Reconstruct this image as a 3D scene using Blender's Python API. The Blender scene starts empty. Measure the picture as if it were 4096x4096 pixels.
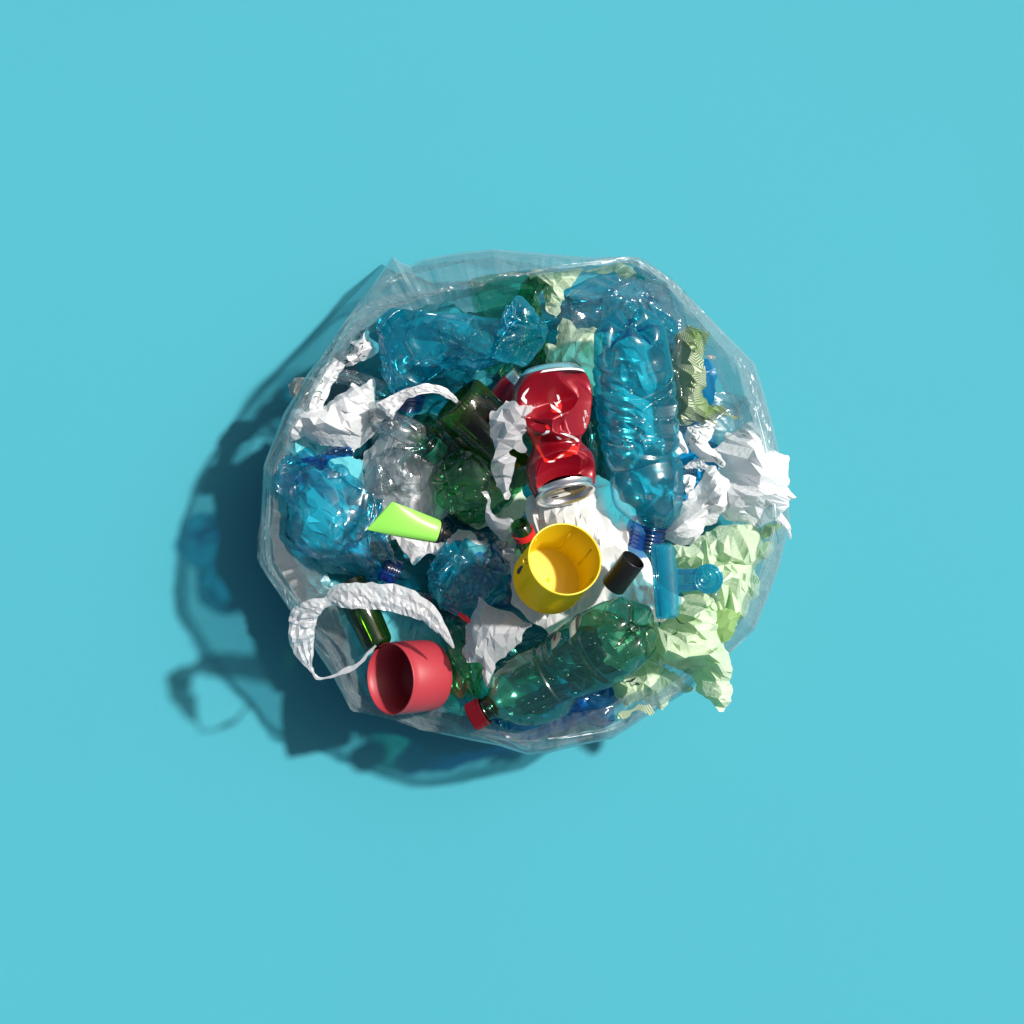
import bpy, math, random
import numpy as np
from mathutils import Vector, Quaternion
from mathutils.geometry import delaunay_2d_cdt
from mathutils.bvhtree import BVHTree

# ------------------------------------------------------------------ camera, world, sun
S = bpy.context.scene
COL = S.collection
H, F4 = 2.0, 8790.0                      # camera height (m), focal length in photo pixels
cam = bpy.data.cameras.new("camera"); camo = bpy.data.objects.new("camera", cam); COL.objects.link(camo)
camo.location = (0, 0, H); camo.rotation_euler = (0, 0, 0)
cam.sensor_width = 36; cam.lens = 36 * F4 / 4096; cam.clip_start = 0.05; cam.clip_end = 100
S.camera = camo
ELEV, AZ = math.radians(52), math.radians(63)
w = bpy.data.worlds.new("World"); S.world = w; w.use_nodes = True
nt = w.node_tree; bg = nt.nodes['Background']
sky = nt.nodes.new('ShaderNodeTexSky'); sky.sky_type = 'NISHITA'; sky.sun_disc = False
sky.sun_elevation = ELEV; sky.sun_rotation = AZ; sky.air_density = .8; sky.dust_density = 5.0; sky.ozone_density = .3
nt.links.new(sky.outputs[0], bg.inputs[0]); bg.inputs[1].default_value = 0.062
sl = bpy.data.lights.new("sun", 'SUN'); sl.energy = 5.0; sl.angle = math.radians(2.6); sl.color = (1, 0.965, 0.92)
so = bpy.data.objects.new("sun", sl); COL.objects.link(so); so.location = (1, .5, 2)
d = Vector((-math.sin(AZ) * math.cos(ELEV), -math.cos(AZ) * math.cos(ELEV), -math.sin(ELEV)))
so.rotation_euler = d.to_track_quat('-Z', 'Y').to_euler()
S.view_settings.view_transform = 'Standard'; S.view_settings.look = 'None'
S.view_settings.exposure = 0.08; S.view_settings.gamma = 1.0
S.render.engine = 'CYCLES'
S.cycles.transparent_max_bounces = 40; S.cycles.max_bounces = 14; S.cycles.transmission_bounces = 10
S.cycles.caustics_reflective = False; S.cycles.caustics_refractive = False

# ------------------------------------------------------------------ helpers
def W(px, py, z):
    s = (H - z) / F4
    return np.array([(px - 2048) * s, -(py - 2048) * s, z])
def Wa(P):
    return np.array([W(*p) for p in P])
def pm(px, z=0.14): return px * (H - z) / F4
def nrm(v): return v / (np.linalg.norm(v) + 1e-12)

def h2(ix, iy, seed):
    seed = int(seed)
    n = (ix.astype(np.int64) * 374761393 + iy.astype(np.int64) * 668265263 + seed * 1442695041) & 0x7fffffff
    n = ((n ^ (n >> 13)) * 1274126177) & 0x7fffffff
    n = (n ^ (n >> 16)) & 0xffff
    return n / 32767.5 - 1.0
def vnoise(x, y, seed):
    ix, iy = np.floor(x), np.floor(y); fx, fy = x - ix, y - iy
    ix = ix.astype(int); iy = iy.astype(int)
    u, v = fx * fx * (3 - 2 * fx), fy * fy * (3 - 2 * fy)
    a, b, c, e = h2(ix, iy, seed), h2(ix + 1, iy, seed), h2(ix, iy + 1, seed), h2(ix + 1, iy + 1, seed)
    return (a * (1 - u) + b * u) * (1 - v) + (c * (1 - u) + e * u) * v
def facet(x, y, seed, warp=.28):
    """piecewise linear noise: flat facets meeting in straight sharp creases"""
    a = seed * 1.37; c, s = math.cos(a), math.sin(a)
    X, Y = c * x - s * y, s * x + c * y
    X, Y = X + warp * vnoise(X * .7 + 11, Y * .7, seed + 5), Y + warp * vnoise(X * .7, Y * .7 + 7, seed + 9)
    X = X + .5 * Y
    ix, iy = np.floor(X), np.floor(Y); fx, fy = X - ix, Y - iy
    ix = ix.astype(int); iy = iy.astype(int)
    v00, v11 = h2(ix, iy, seed), h2(ix + 1, iy + 1, seed)
    v10, v01 = h2(ix + 1, iy, seed), h2(ix, iy + 1, seed)
    return np.where(fx > fy, v00 + fx * (v10 - v00) + fy * (v11 - v10), v00 + fy * (v01 - v00) + fx * (v11 - v01))
def tri(t): return np.abs((t % 1.0) * 2 - 1) * 2 - 1

def link(name, me, mat, parent=None, loc=None):
    o = bpy.data.objects.new(name, me); COL.objects.link(o)
    if mat: me.materials.append(mat)
    if parent is not None: o.parent = parent
    if loc is not None: o.location = loc
    return o
REG = {}                                  # world geometry of built things, for laying prints on them
def mesh(name, V, F, mat, parent=None, smooth=True, reg=None):
    V = np.asarray(V, float); org = np.zeros(3)
    if parent is None: org = np.array([*(V.min(0) + V.max(0))[:2] / 2, V[:, 2].min()])
    else: org = np.array(parent.location)
    me = bpy.data.meshes.new(name)
    me.from_pydata((V - org).tolist(), [], F if isinstance(F, list) else F.tolist())
    if smooth: me.polygons.foreach_set('use_smooth', [True] * len(me.polygons))
    me.update()
    o = link(name, me, mat, parent, None if parent is not None else org)
    if reg: REG.setdefault(reg, []).append((V, F if isinstance(F, list) else F.tolist()))
    return o
def tag(o, label, cat, group=None):
    o['label'] = label; o['category'] = cat
    if group: o['group'] = group
    return o
def thing(name, label, cat, loc, group=None):
    o = bpy.data.objects.new(name, None); o.empty_display_size = .01; COL.objects.link(o)
    o.location = [float(c) for c in loc]; return tag(o, label, cat, group)
def gridF(n, m, wrap=False):
    mm = m if wrap else m - 1
    i, j = np.meshgrid(np.arange(n - 1), np.arange(mm), indexing='ij'); i = i.ravel(); j = j.ravel(); k = (j + 1) % m
    return np.stack([i * m + j, i * m + k, (i + 1) * m + k, (i + 1) * m + j], 1)

# ------------------------------------------------------------------ materials
def nodes(name):
    m = bpy.data.materials.new(name); m.use_nodes = True; t = m.node_tree; t.nodes.clear()
    out = t.nodes.new('ShaderNodeOutputMaterial'); return m, t, out
def N(t, typ, **kw):
    n = t.nodes.new(typ)
    for k, v in kw.items():
        if k[0] == 'i' and k[1:].isdigit(): n.inputs[int(k[1:])].default_value = v
        else: setattr(n, k, v)
    return n
def L(t, a, b): t.links.new(a, b)
def bump(t, scale, strength, dist=.001, crease=False):
    tc = N(t, 'ShaderNodeTexCoord')
    nz = N(t, 'ShaderNodeTexNoise'); nz.inputs['Scale'].default_value = scale * .6; nz.inputs['Detail'].default_value = 3
    L(t, tc.outputs['Object'], nz.inputs['Vector'])
    mx = N(t, 'ShaderNodeVectorMath', operation='MULTIPLY_ADD'); mx.inputs[1].default_value = (.6 / scale,) * 3
    L(t, nz.outputs['Color'], mx.inputs[0]); L(t, tc.outputs['Object'], mx.inputs[2])
    vo = N(t, 'ShaderNodeTexVoronoi', feature='F1', distance='CHEBYCHEV'); vo.inputs['Scale'].default_value = scale
    L(t, mx.outputs[0], vo.inputs['Vector'])
    add = N(t, 'ShaderNodeMath', operation='MULTIPLY_ADD'); add.inputs[1].default_value = .8
    L(t, nz.outputs['Fac'], add.inputs[0]); L(t, vo.outputs['Distance'], add.inputs[2])
    if crease:
        ve = N(t, 'ShaderNodeTexVoronoi', feature='DISTANCE_TO_EDGE'); ve.inputs['Scale'].default_value = scale * .8
        mp = N(t, 'ShaderNodeVectorMath', operation='MULTIPLY'); mp.inputs[1].default_value = (1, .45, 1); L(t, mx.outputs[0], mp.inputs[0]); L(t, mp.outputs[0], ve.inputs['Vector'])
        dv = N(t, 'ShaderNodeMath', operation='MULTIPLY', use_clamp=True, i1=14.0); L(t, ve.outputs['Distance'], dv.inputs[0])
        a2 = N(t, 'ShaderNodeMath', operation='MULTIPLY_ADD'); a2.inputs[1].default_value = .38; L(t, dv.outputs[0], a2.inputs[0]); L(t, add.outputs[0], a2.inputs[2]); add = a2
    b = N(t, 'ShaderNodeBump'); b.inputs['Strength'].default_value = strength; b.inputs['Distance'].default_value = dist
    L(t, add.outputs[0], b.inputs['Height']); return b
def film(name, tr, edge=None, haze=.05, hcol=(.8, .8, .8), rough=.14, f0=.08, bs=90, bst=.5, bd=.0015, edgepow=2.5, gcol=(1, 1, 1)):
    """thin plastic skin: tinted straight-through light (deeper where seen edge-on), a little scatter, a glossy coat"""
    m, t, out = nodes(name)
    b = bump(t, bs, bst, bd, bst >= .55)
    lw = N(t, 'ShaderNodeLayerWeight'); lw.inputs['Blend'].default_value = .5; L(t, b.outputs[0], lw.inputs['Normal'])
    lg = N(t, 'ShaderNodeLayerWeight'); lg.inputs['Blend'].default_value = .5
    edge = edge or tuple(c ** 2.6 for c in tr)
    pw = N(t, 'ShaderNodeMath', operation='POWER', i1=edgepow); L(t, lg.outputs['Facing'], pw.inputs[0])
    mc = N(t, 'ShaderNodeMix', data_type='RGBA'); L(t, pw.outputs[0], mc.inputs[0])
    mc.inputs[6].default_value = (*tr, 1); mc.inputs[7].default_value = (*edge, 1)
    tb = N(t, 'ShaderNodeBsdfTransparent'); L(t, mc.outputs[2], tb.inputs[0])
    df = N(t, 'ShaderNodeBsdfDiffuse'); df.inputs[0].default_value = (*hcol, 1); L(t, b.outputs[0], df.inputs['Normal'])
    tl = N(t, 'ShaderNodeBsdfTranslucent'); tl.inputs[0].default_value = (*hcol, 1); L(t, b.outputs[0], tl.inputs['Normal'])
    m1 = N(t, 'ShaderNodeMixShader', i0=.45); L(t, df.outputs[0], m1.inputs[1]); L(t, tl.outputs[0], m1.inputs[2])
    hz = N(t, 'ShaderNodeMath', operation='MULTIPLY_ADD', use_clamp=True); hz.inputs[1].default_value = min(.9, haze * 2); hz.inputs[2].default_value = haze
    L(t, pw.outputs[0], hz.inputs[0])
    m2 = N(t, 'ShaderNodeMixShader'); L(t, hz.outputs[0], m2.inputs[0]); L(t, tb.outputs[0], m2.inputs[1]); L(t, m1.outputs[0], m2.inputs[2])
    gl = N(t, 'ShaderNodeBsdfGlossy'); gl.inputs[0].default_value = (*gcol, 1); gl.inputs['Roughness'].default_value = rough; L(t, b.outputs[0], gl.inputs['Normal'])
    p5 = N(t, 'ShaderNodeMath', operation='POWER', i1=5.0); L(t, lw.outputs['Facing'], p5.inputs[0])
    fr = N(t, 'ShaderNodeMath', operation='MULTIPLY_ADD', use_clamp=True); fr.inputs[1].default_value = .6; fr.inputs[2].default_value = f0; L(t, p5.outputs[0], fr.inputs[0])
    m3 = N(t, 'ShaderNodeMixShader'); L(t, fr.outputs[0], m3.inputs[0]); L(t, m2.outputs[0], m3.inputs[1]); L(t, gl.outputs[0], m3.inputs[2])
    L(t, m3.outputs[0], out.inputs[0]); return m
def solid(name, col, rough=.4, metal=0, bs=120, bst=0.0, bd=.001, coat=0, var=0, vs=60, spec=.5, col2=None):
    m, t, out = nodes(name)
    p = N(t, 'ShaderNodeBsdfPrincipled'); p.inputs['Base Color'].default_value = (*col, 1)
    p.inputs['Roughness'].default_value = rough; p.inputs['Metallic'].default_value = metal
    p.inputs['Coat Weight'].default_value = coat; p.inputs['Coat Roughness'].default_value = .08
    p.inputs['Specular IOR Level'].default_value = spec
    if var or col2:
        tc = N(t, 'ShaderNodeTexCoord'); nz = N(t, 'ShaderNodeTexNoise'); nz.inputs['Scale'].default_value = vs; nz.inputs['Detail'].default_value = 5
        L(t, tc.outputs['Object'], nz.inputs['Vector'])
        mc = N(t, 'ShaderNodeMix', data_type='RGBA'); L(t, nz.outputs['Fac'], mc.inputs[0])
        c2 = col2 or tuple(c * (1 - var) for c in col)
        mc.inputs[6].default_value = (*c2, 1); mc.inputs[7].default_value = (*[min(1, c * (1 + var * .4)) for c in col], 1)
        L(t, mc.outputs[2], p.inputs['Base Color'])
        rr = N(t, 'ShaderNodeMath', operation='MULTIPLY_ADD'); rr.inputs[1].default_value = .15; rr.inputs[2].default_value = rough - .07
        L(t, nz.outputs['Fac'], rr.inputs[0]); L(t, rr.outputs[0], p.inputs['Roughness'])
    if bst:
        b = bump(t, bs, bst, bd); L(t, b.outputs[0], p.inputs['Normal'])
    L(t, p.outputs[0], out.inputs[0]); return m
def bagmat(name, col, transl=.35, clear=0.0, rough=.3, gloss=.06, bs=110, bst=.5, bd=.0012, stripes=None, ccol=(.9, .95, .95), tcol=None):
    """thin bag plastic or tissue: scatters and lets light through"""
    m, t, out = nodes(name); b = bump(t, bs, bst, bd)
    df = N(t, 'ShaderNodeBsdfDiffuse'); tl = N(t, 'ShaderNodeBsdfTranslucent')
    df.inputs[0].default_value = tl.inputs[0].default_value = (*col, 1)
    if tcol: tl.inputs[0].default_value = (*tcol, 1)
    if stripes:
        tc = N(t, 'ShaderNodeTexCoord'); wv = N(t, 'ShaderNodeTexWave', bands_direction='DIAGONAL'); wv.inputs['Scale'].default_value = 260
        wv.inputs['Distortion'].default_value = 2.5; wv.inputs['Detail Scale'].default_value = .25; L(t, tc.outputs['Object'], wv.inputs['Vector'])
        nz = N(t, 'ShaderNodeTexNoise'); nz.inputs['Scale'].default_value = 22; L(t, tc.outputs['Object'], nz.inputs['Vector'])
        cr = N(t, 'ShaderNodeMath', operation='MULTIPLY_ADD', use_clamp=True); cr.inputs[1].default_value = 3.5; cr.inputs[2].default_value = -1.5
        L(t, nz.outputs['Fac'], cr.inputs[0])
        mu = N(t, 'ShaderNodeMath', operation='MAXIMUM'); L(t, cr.outputs[0], mu.inputs[0])
        st = N(t, 'ShaderNodeMath', operation='MULTIPLY_ADD', use_clamp=True); st.inputs[1].default_value = 3; st.inputs[2].default_value = -1
        L(t, wv.outputs['Fac'], st.inputs[0]); L(t, st.outputs[0], mu.inputs[1])
        mc = N(t, 'ShaderNodeMix', data_type='RGBA'); L(t, mu.outputs[0], mc.inputs[0])
        mc.inputs[6].default_value = (*col, 1); mc.inputs[7].default_value = (*stripes, 1)
        L(t, mc.outputs[2], df.inputs[0]); L(t, mc.outputs[2], tl.inputs[0])
    L(t, b.outputs[0], df.inputs['Normal']); L(t, b.outputs[0], tl.inputs['Normal'])
    m1 = N(t, 'ShaderNodeMixShader', i0=transl); L(t, df.outputs[0], m1.inputs[1]); L(t, tl.outputs[0], m1.inputs[2])
    last = m1
    if clear:
        tb = N(t, 'ShaderNodeBsdfTransparent'); tb.inputs[0].default_value = (*ccol, 1)
        lw = N(t, 'ShaderNodeLayerWeight'); lw.inputs['Blend'].default_value = .5
        mm = N(t, 'ShaderNodeMath', operation='MULTIPLY_ADD', use_clamp=True); mm.inputs[1].default_value = -clear; mm.inputs[2].default_value = clear
        L(t, lw.outputs['Facing'], mm.inputs[0])
        m2 = N(t, 'ShaderNodeMixShader'); L(t, mm.outputs[0], m2.inputs[0]); L(t, m1.outputs[0], m2.inputs[1]); L(t, tb.outputs[0], m2.inputs[2]); last = m2
    gl = N(t, 'ShaderNodeBsdfGlossy'); gl.inputs['Roughness'].default_value = rough; L(t, b.outputs[0], gl.inputs['Normal'])
    m3 = N(t, 'ShaderNodeMixShader', i0=gloss); L(t, last.outputs[0], m3.inputs[1]); L(t, gl.outputs[0], m3.inputs[2])
    L(t, m3.outputs[0], out.inputs[0]); return m

M = {}
M['ground'] = solid('cyan_paper', (.062, .352, .432), rough=.75, bs=900, bst=.12, bd=.0003, var=.05, vs=3, spec=.15)
M['blue'] = film('blue_bottle_plastic', (.20, .82, .91), edge=(.0, .28, .42), haze=.16, hcol=(.01, .56, .76), f0=.11, bs=42, bst=.75, bd=.003, rough=.17, gcol=(.85, 1, 1))
M['bluewhole'] = film('whole_blue_bottle_plastic', (.24, .82, .90), edge=(.0, .24, .38), haze=.12, hcol=(.01, .52, .70), f0=.10, bs=35, bst=.4, bd=.002, rough=.16, gcol=(.85, 1, 1))
M['blue2'] = film('pale_blue_bottle_plastic', (.26, .80, .90), edge=(.01, .34, .46), haze=.07, hcol=(.04, .55, .74), f0=.11, bs=42, bst=.75, bd=.003, rough=.17)
M['deep'] = film('deep_blue_plastic', (.05, .45, .76), edge=(0, .10, .34), haze=.16, hcol=(.01, .28, .62), f0=.09, bs=42, bst=.6, bd=.003)
M['neck'] = film('thick_blue_neck_plastic', (.02, .22, .58), edge=(0, .04, .25), haze=.12, hcol=(.01, .10, .38), f0=.08, bst=.1)
M['green'] = film('green_bottle_plastic', (.30, .76, .48), edge=(.02, .20, .07), haze=.14, hcol=(.10, .46, .18), f0=.10, bs=42, bst=.7, bd=.003, rough=.17)
M['greenwhole'] = film('whole_green_bottle_plastic', (.42, .85, .72), edge=(.01, .22, .13), haze=.05, hcol=(.10, .48, .24), f0=.10, bs=45, bst=.18)
M['teal'] = film('teal_bottle_plastic', (.22, .66, .55), edge=(.01, .20, .16), haze=.03, hcol=(.05, .35, .25), f0=.08, bs=60, bst=.15)
M['clear'] = film('clear_bottle_plastic', (.86, .90, .91), edge=(.35, .42, .45), haze=.08, hcol=(.6, .66, .68), f0=.12, bs=48, bst=.8, bd=.003, rough=.15)
M['wrap'] = film('clear_wrap_film', (.92, .94, .95), edge=(.6, .65, .66), haze=.06, hcol=(.75, .78, .8), f0=.10, bs=45, bst=.6, rough=.16)
M['bin'] = film('clear_bag_film', (.76, .84, .855), edge=(.6, .7, .72), haze=.15, hcol=(.74, .80, .81), f0=.03, bs=60, bst=.35, rough=.3, edgepow=4)
M['glassdark'] = film('darker_green_glass', (.14, .24, .04), edge=(.0, .02, .0), haze=.03, hcol=(.1, .2, .02), f0=.07, bs=30, bst=.12, rough=.12)
M['greenthick'] = film('thick_green_base_plastic', (.03, .26, .10), edge=(0, .05, .02), haze=.06, hcol=(.01, .2, .06), f0=.1, bst=.05)
M['glass'] = film('dark_green_glass', (.30, .45, .08), edge=(.0, .03, .0), haze=.07, hcol=(.2, .32, .03), f0=.07, bs=30, bst=.12, rough=.1)
M['clip'] = film('turquoise_clip_plastic', (.40, .87, .93), edge=(0, .45, .6), haze=.17, hcol=(.01, .55, .74), f0=.07, bst=.08, rough=.12)
M['clipdark'] = film('blue_clip_bar_plastic', (.02, .22, .62), edge=(0, .08, .3), haze=.3, hcol=(.0, .12, .5), f0=.06, bst=.03, rough=.12)
M['water'] = film('water_droplet', (.97, .98, .98), edge=(.6, .7, .7), haze=.05, hcol=(.9, .95, .95), f0=.16, bst=0, rough=.25)
M['white'] = bagmat('white_bag_plastic', (.91, .91, .92), transl=.36, rough=.28, gloss=.07, bs=260, bst=.5)
M['whitec'] = bagmat('sheer_white_bag_plastic', (.84, .84, .86), transl=.42, clear=.20, bs=160, bst=.6, rough=.22, gloss=.09)
M['whitet'] = bagmat('torn_sheer_bag_plastic', (.80, .81, .84), transl=.42, clear=.28, rough=.2, gloss=.10)
M['cream'] = bagmat('cream_white_bag_plastic', (.92, .90, .87), transl=.35, rough=.45, gloss=.03, bst=.25)
M['lime'] = bagmat('pale_green_bag_plastic', (.76, .88, .67), transl=.38, rough=.4, gloss=.04, bs=260, bst=.5, tcol=(.60, .85, .40))
M['limeg'] = bagmat('green_lined_bag_plastic', (.33, .52, .20), transl=.4, rough=.5, gloss=.02, bst=.3)
M['stripe'] = bagmat('striped_green_bag_plastic', (.74, .78, .66), transl=.35, rough=.5, gloss=.02, bst=.3, stripes=(.15, .27, .07))
M['cyan'] = bagmat('turquoise_bag_plastic', (.14, .60, .68), transl=.28, rough=.3, gloss=.05, bst=.4)
M['darkteal'] = bagmat('dark_teal_shade_filler', (.03, .30, .36), transl=.35, rough=.3, gloss=.05, bst=.4)  # dark tint stands for shade between the contents, on hidden filler sheets
M['bluelow'] = film('sun_blocking_blue_plastic', (.04, .38, .48), edge=(0, .12, .2), haze=.32, hcol=(.01, .34, .46), f0=.1, bs=42, bst=.6, bd=.003)  # passes little light, so the hidden low bottles cast a solid shadow
M['greenlow'] = film('sun_blocking_green_plastic', (.10, .38, .22), edge=(0, .10, .05), haze=.32, hcol=(.04, .30, .12), f0=.1, bs=42, bst=.6, bd=.003)  # green counterpart, also kept dense to firm up the cast shadow
M['bluebag'] = bagmat('blue_bag_plastic', (.0, .25, .52), transl=.22, rough=.25, gloss=.07, bst=.4)
M['beige'] = bagmat('beige_tissue', (.66, .56, .52), transl=.3, rough=.6, gloss=.02)
M['red'] = solid('red_can_paint', (.26, .001, .010), rough=.38, metal=.25, bs=40, bst=.10, coat=.3, var=.15, vs=30)
M['brightred'] = solid('worn_red_paint', (.80, .02, .012), rough=.4)
M['paintwhite'] = solid('white_print', (.80, .80, .80), rough=.5)
M['alu'] = solid('bare_aluminium', (.85, .85, .84), rough=.27, metal=.93, bs=60, bst=.08)
M['gold'] = solid('pale_gold_aluminium', (.75, .66, .48), rough=.3, metal=.85)
M['dark'] = solid('dark_opening', (.01, .01, .01), rough=.6)
M['yellow'] = bagmat('yellow_plastic', (.92, .70, .015), transl=.30, rough=.3, gloss=.05, bs=30, bst=.04)
M['yellowfloor'] = bagmat('yellow_floor_plastic', (.92, .72, .08), transl=.25, rough=.3, gloss=.04, bs=30, bst=.03)
M['coral'] = solid('coral_red_plastic', (.40, .036, .050), rough=.45, bs=30, bst=.04, var=.08, vs=25)
M['limetube'] = solid('lime_tube_plastic', (.30, .80, .11), rough=.36, bs=15, bst=.04)
M['black'] = solid('satin_black_plastic', (.009, .009, .010), rough=.38, bs=700, bst=.1, bd=.0003)
M['greencap'] = solid('dark_green_cap_plastic', (.004, .085, .05), rough=.35)
M['redcap'] = solid('dark_red_cap_plastic', (.13, .003, .008), rough=.35)
M['redstrip'] = solid('red_strip_plastic', (.65, .02, .02), rough=.3)
M['steel'] = solid('dark_spring_steel', (.10, .12, .2), rough=.3, metal=1)
M['inkgreen'] = solid('dark_green_ink', (.005, .09, .07), rough=.6)
M['inkdark'] = solid('black_green_ink', (.01, .035, .03), rough=.6)
M['inkleaf'] = solid('leaf_green_ink', (.10, .28, .06), rough=.6)
M['foil'] = solid('torn_label_paper', (.34, .38, .33), rough=.7, var=.6, vs=500)
M['foilred'] = solid('dark_red_label_rest', (.12, .01, .02), rough=.7)
M['emboss'] = film('raised_letter_plastic', (.9, .95, .95), haze=.35, hcol=(.7, .75, .75), f0=.2, bst=0)

# ------------------------------------------------------------------ shape builders
def inside(P, poly):
    x, y = P[:, 0], P[:, 1]; r = np.zeros(len(P), bool); n = len(poly)
    for i in range(n):
        x1, y1 = poly[i]; x2, y2 = poly[(i + 1) % n]
        c = ((y1 > y) != (y2 > y)); r ^= c & (x < (x2 - x1) * (y - y1) / (y2 - y1 + 1e-15) + x1)
    return r
def bdist(P, poly):
    D = np.full(len(P), 9.); n = len(poly)
    for i in range(n):
        a, b = poly[i], poly[(i + 1) % n]; ab = b - a
        t = np.clip(((P - a) @ ab) / (ab @ ab + 1e-15), 0, 1); D = np.minimum(D, np.hypot(*(P - a - t[:, None] * ab).T))
    return D
def resample(P, step, closed=False):
    P = np.asarray(P, float)
    if closed: P = np.vstack([P, P[:1]])
    s = np.concatenate([[0], np.cumsum(np.linalg.norm(np.diff(P, axis=0), axis=1))])
    n = max(3, int(s[-1] / step)); t = np.linspace(0, s[-1], n + 1)
    if closed: t = t[:-1]
    return np.stack([np.interp(t, s, P[:, k]) for k in range(P.shape[1])], 1)
def sheetV(outline, z, dome, amp, sc, seed, res, wid, tilt, jag, pinches, lateral, edge, paper):
    poly = np.array([W(px, py, z)[:2] for px, py in outline])
    B = resample(poly, res * .8, True)
    dirs = np.roll(B, -1, 0) - np.roll(B, 1, 0); nn = np.stack([dirs[:, 1], -dirs[:, 0]], 1); nn /= np.linalg.norm(nn, axis=1)[:, None] + 1e-9
    rr = np.random.RandomState(seed)
    k = np.arange(len(B)) * res
    j = jag * (vnoise(k / .012, k * 0 + seed, seed) * 1.2 + facet(k / .005, k * 0, seed + 3) * .6)
    B = B + nn * j[:, None]
    fa = seed * 2.1; rot = np.array([[math.cos(fa), -math.sin(fa)], [math.sin(fa), math.cos(fa)]]); st = np.array([.50, 1.0]) if paper else np.array([1., 1.])
    B = (B @ rot) * st; step = paper if paper else res
    lo, hi = B.min(0), B.max(0)
    gx, gy = np.meshgrid(np.arange(lo[0], hi[0], step), np.arange(lo[1], hi[1], step * .87)); gx = gx + (np.arange(gx.shape[0]) % 2)[:, None] * step * .5
    P = np.stack([gx.ravel(), gy.ravel()], 1); P += rr.uniform(-.5, .5, P.shape) * step * (1 if paper else .44)
    if paper: P = P[rr.uniform(-1, 1, len(P)) < .55 + 1.1 * vnoise(P[:, 0] / .016, P[:, 1] / .016, seed + 40)]
    P = P[inside(P, B)]; D = bdist(P, B); P = P[D > (step * .45 if paper else res * .5)]
    pts = [Vector(p) for p in np.vstack([B, P])]
    vo, _, fo, *_ = delaunay_2d_cdt(pts, [], [list(range(len(B)))], 1, 1e-7)
    Q = (np.array([tuple(v) for v in vo]) / st) @ rot.T; B = (B / st) @ rot.T; D = bdist(Q, B)
    x, y = Q.T
    c = Q.mean(0); u = np.minimum(D / wid, 1); Z = z + dome * (1 - (1 - u) ** 2) - dome * .5 + (x - c[0]) * tilt[0] + (y - c[1]) * tilt[1]
    a1, a2, a3 = amp; e = edge + (1 - edge) * np.minimum(D / .012, 1)
    wx, wy = x + .25 * sc * vnoise(x / sc, y / sc, seed + 31), y + .25 * sc * vnoise(x / sc + 9, y / sc, seed + 32)
    h = 1.15 * a1 * facet(wx / sc, wy / sc, seed) + 1.25 * a2 * facet(wx / sc * 2.3, wy / sc * 2.3, seed + 1) + (0 if paper else 1.2 * a3) * facet(x / sc * 5.6, y / sc * 5.6, seed + 2)
    h += a2 * .8 * (np.abs(facet(wx / sc * 1.5, wy / sc * 1.5, seed + 4)) * 2 - 1)
    if paper:
        jit = rr.uniform(-1, 1, (len(x), 3)) * np.minimum(D / (step * .6), 1)[:, None]
        h += jit[:, 0] * a3 * .85; x = x + jit[:, 1] * step * .28; y = y + jit[:, 2] * step * .28
    for (ppx, ppy, rad, A, k_) in pinches:
        q = W(ppx, ppy, z)[:2]; r = np.hypot(x - q[0], y - q[1]); th = np.arctan2(y - q[1], x - q[0])
        h += A * np.exp(-(r / rad) ** 2) * np.minimum(r / rad * 3, 1) * tri(k_ * th / 6.2832 + .8 * vnoise(th * 1.5 + 3, r / rad * 2, seed + 8))
    Z = Z + h * e
    lat = lateral
    X2 = x + lat * e * facet(x / sc * 1.9, y / sc * 1.9, seed + 11); Y2 = y + lat * e * facet(x / sc * 1.9, y / sc * 1.9, seed + 12)
    return np.stack([X2, Y2, Z], 1), [list(f) for f in fo]
CREASE = math.radians(20)
def sheet(name, outline, z, mat, dome=.03, amp=(.007, .0045, .0015), sc=.035, seed=1, res=.0018, wid=.035, tilt=(0, 0), jag=.0020,
          pinches=(), lateral=.004, edge=.5, parent=None, smooth=False, reg=None, paper=None):
    if paper is None: paper = 0 if smooth else .0035
    V, F = sheetV(outline, z, dome, amp, sc, seed, res, wid, tilt, jag, pinches, lateral, edge, paper)
    o = mesh(name, V, F, M[mat], parent, True, reg)
    if not smooth: o.data.set_sharp_from_angle(angle=CREASE)
    return o

def spline(P, n):
    """Catmull-Rom through the points, n samples evenly spaced"""
    P = np.asarray(P, float)
    if len(P) == 2: Q = np.stack([P[0] + (P[1] - P[0]) * t for t in np.linspace(0, 1, 50)])
    else:
        E = np.vstack([2 * P[0] - P[1], P, 2 * P[-1] - P[-2]]); Q = []
        for i in range(1, len(E) - 2):
            for t in np.linspace(0, 1, 24, endpoint=(i == len(E) - 3)):
                a, b, c, d_ = E[i - 1], E[i], E[i + 1], E[i + 2]
                Q.append(.5 * (2 * b + (c - a) * t + (2 * a - 5 * b + 4 * c - d_) * t * t + (-a + 3 * b - 3 * c + d_) * t ** 3))
        Q = np.array(Q)
    s = np.concatenate([[0], np.cumsum(np.linalg.norm(np.diff(Q[:, :3], axis=0), axis=1))])
    t = np.linspace(0, s[-1], n)
    return np.stack([np.interp(t, s, Q[:, k]) for k in range(Q.shape[1])], 1), s[-1]
def frames(C, up=(0, 0, 1)):
    T = np.gradient(C, axis=0); T /= np.linalg.norm(T, axis=1)[:, None]
    s = np.cross(T, np.array(up, float)); s /= np.linalg.norm(s, axis=1)[:, None] + 1e-9
    u = np.cross(s, T); return T, s, u

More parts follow.
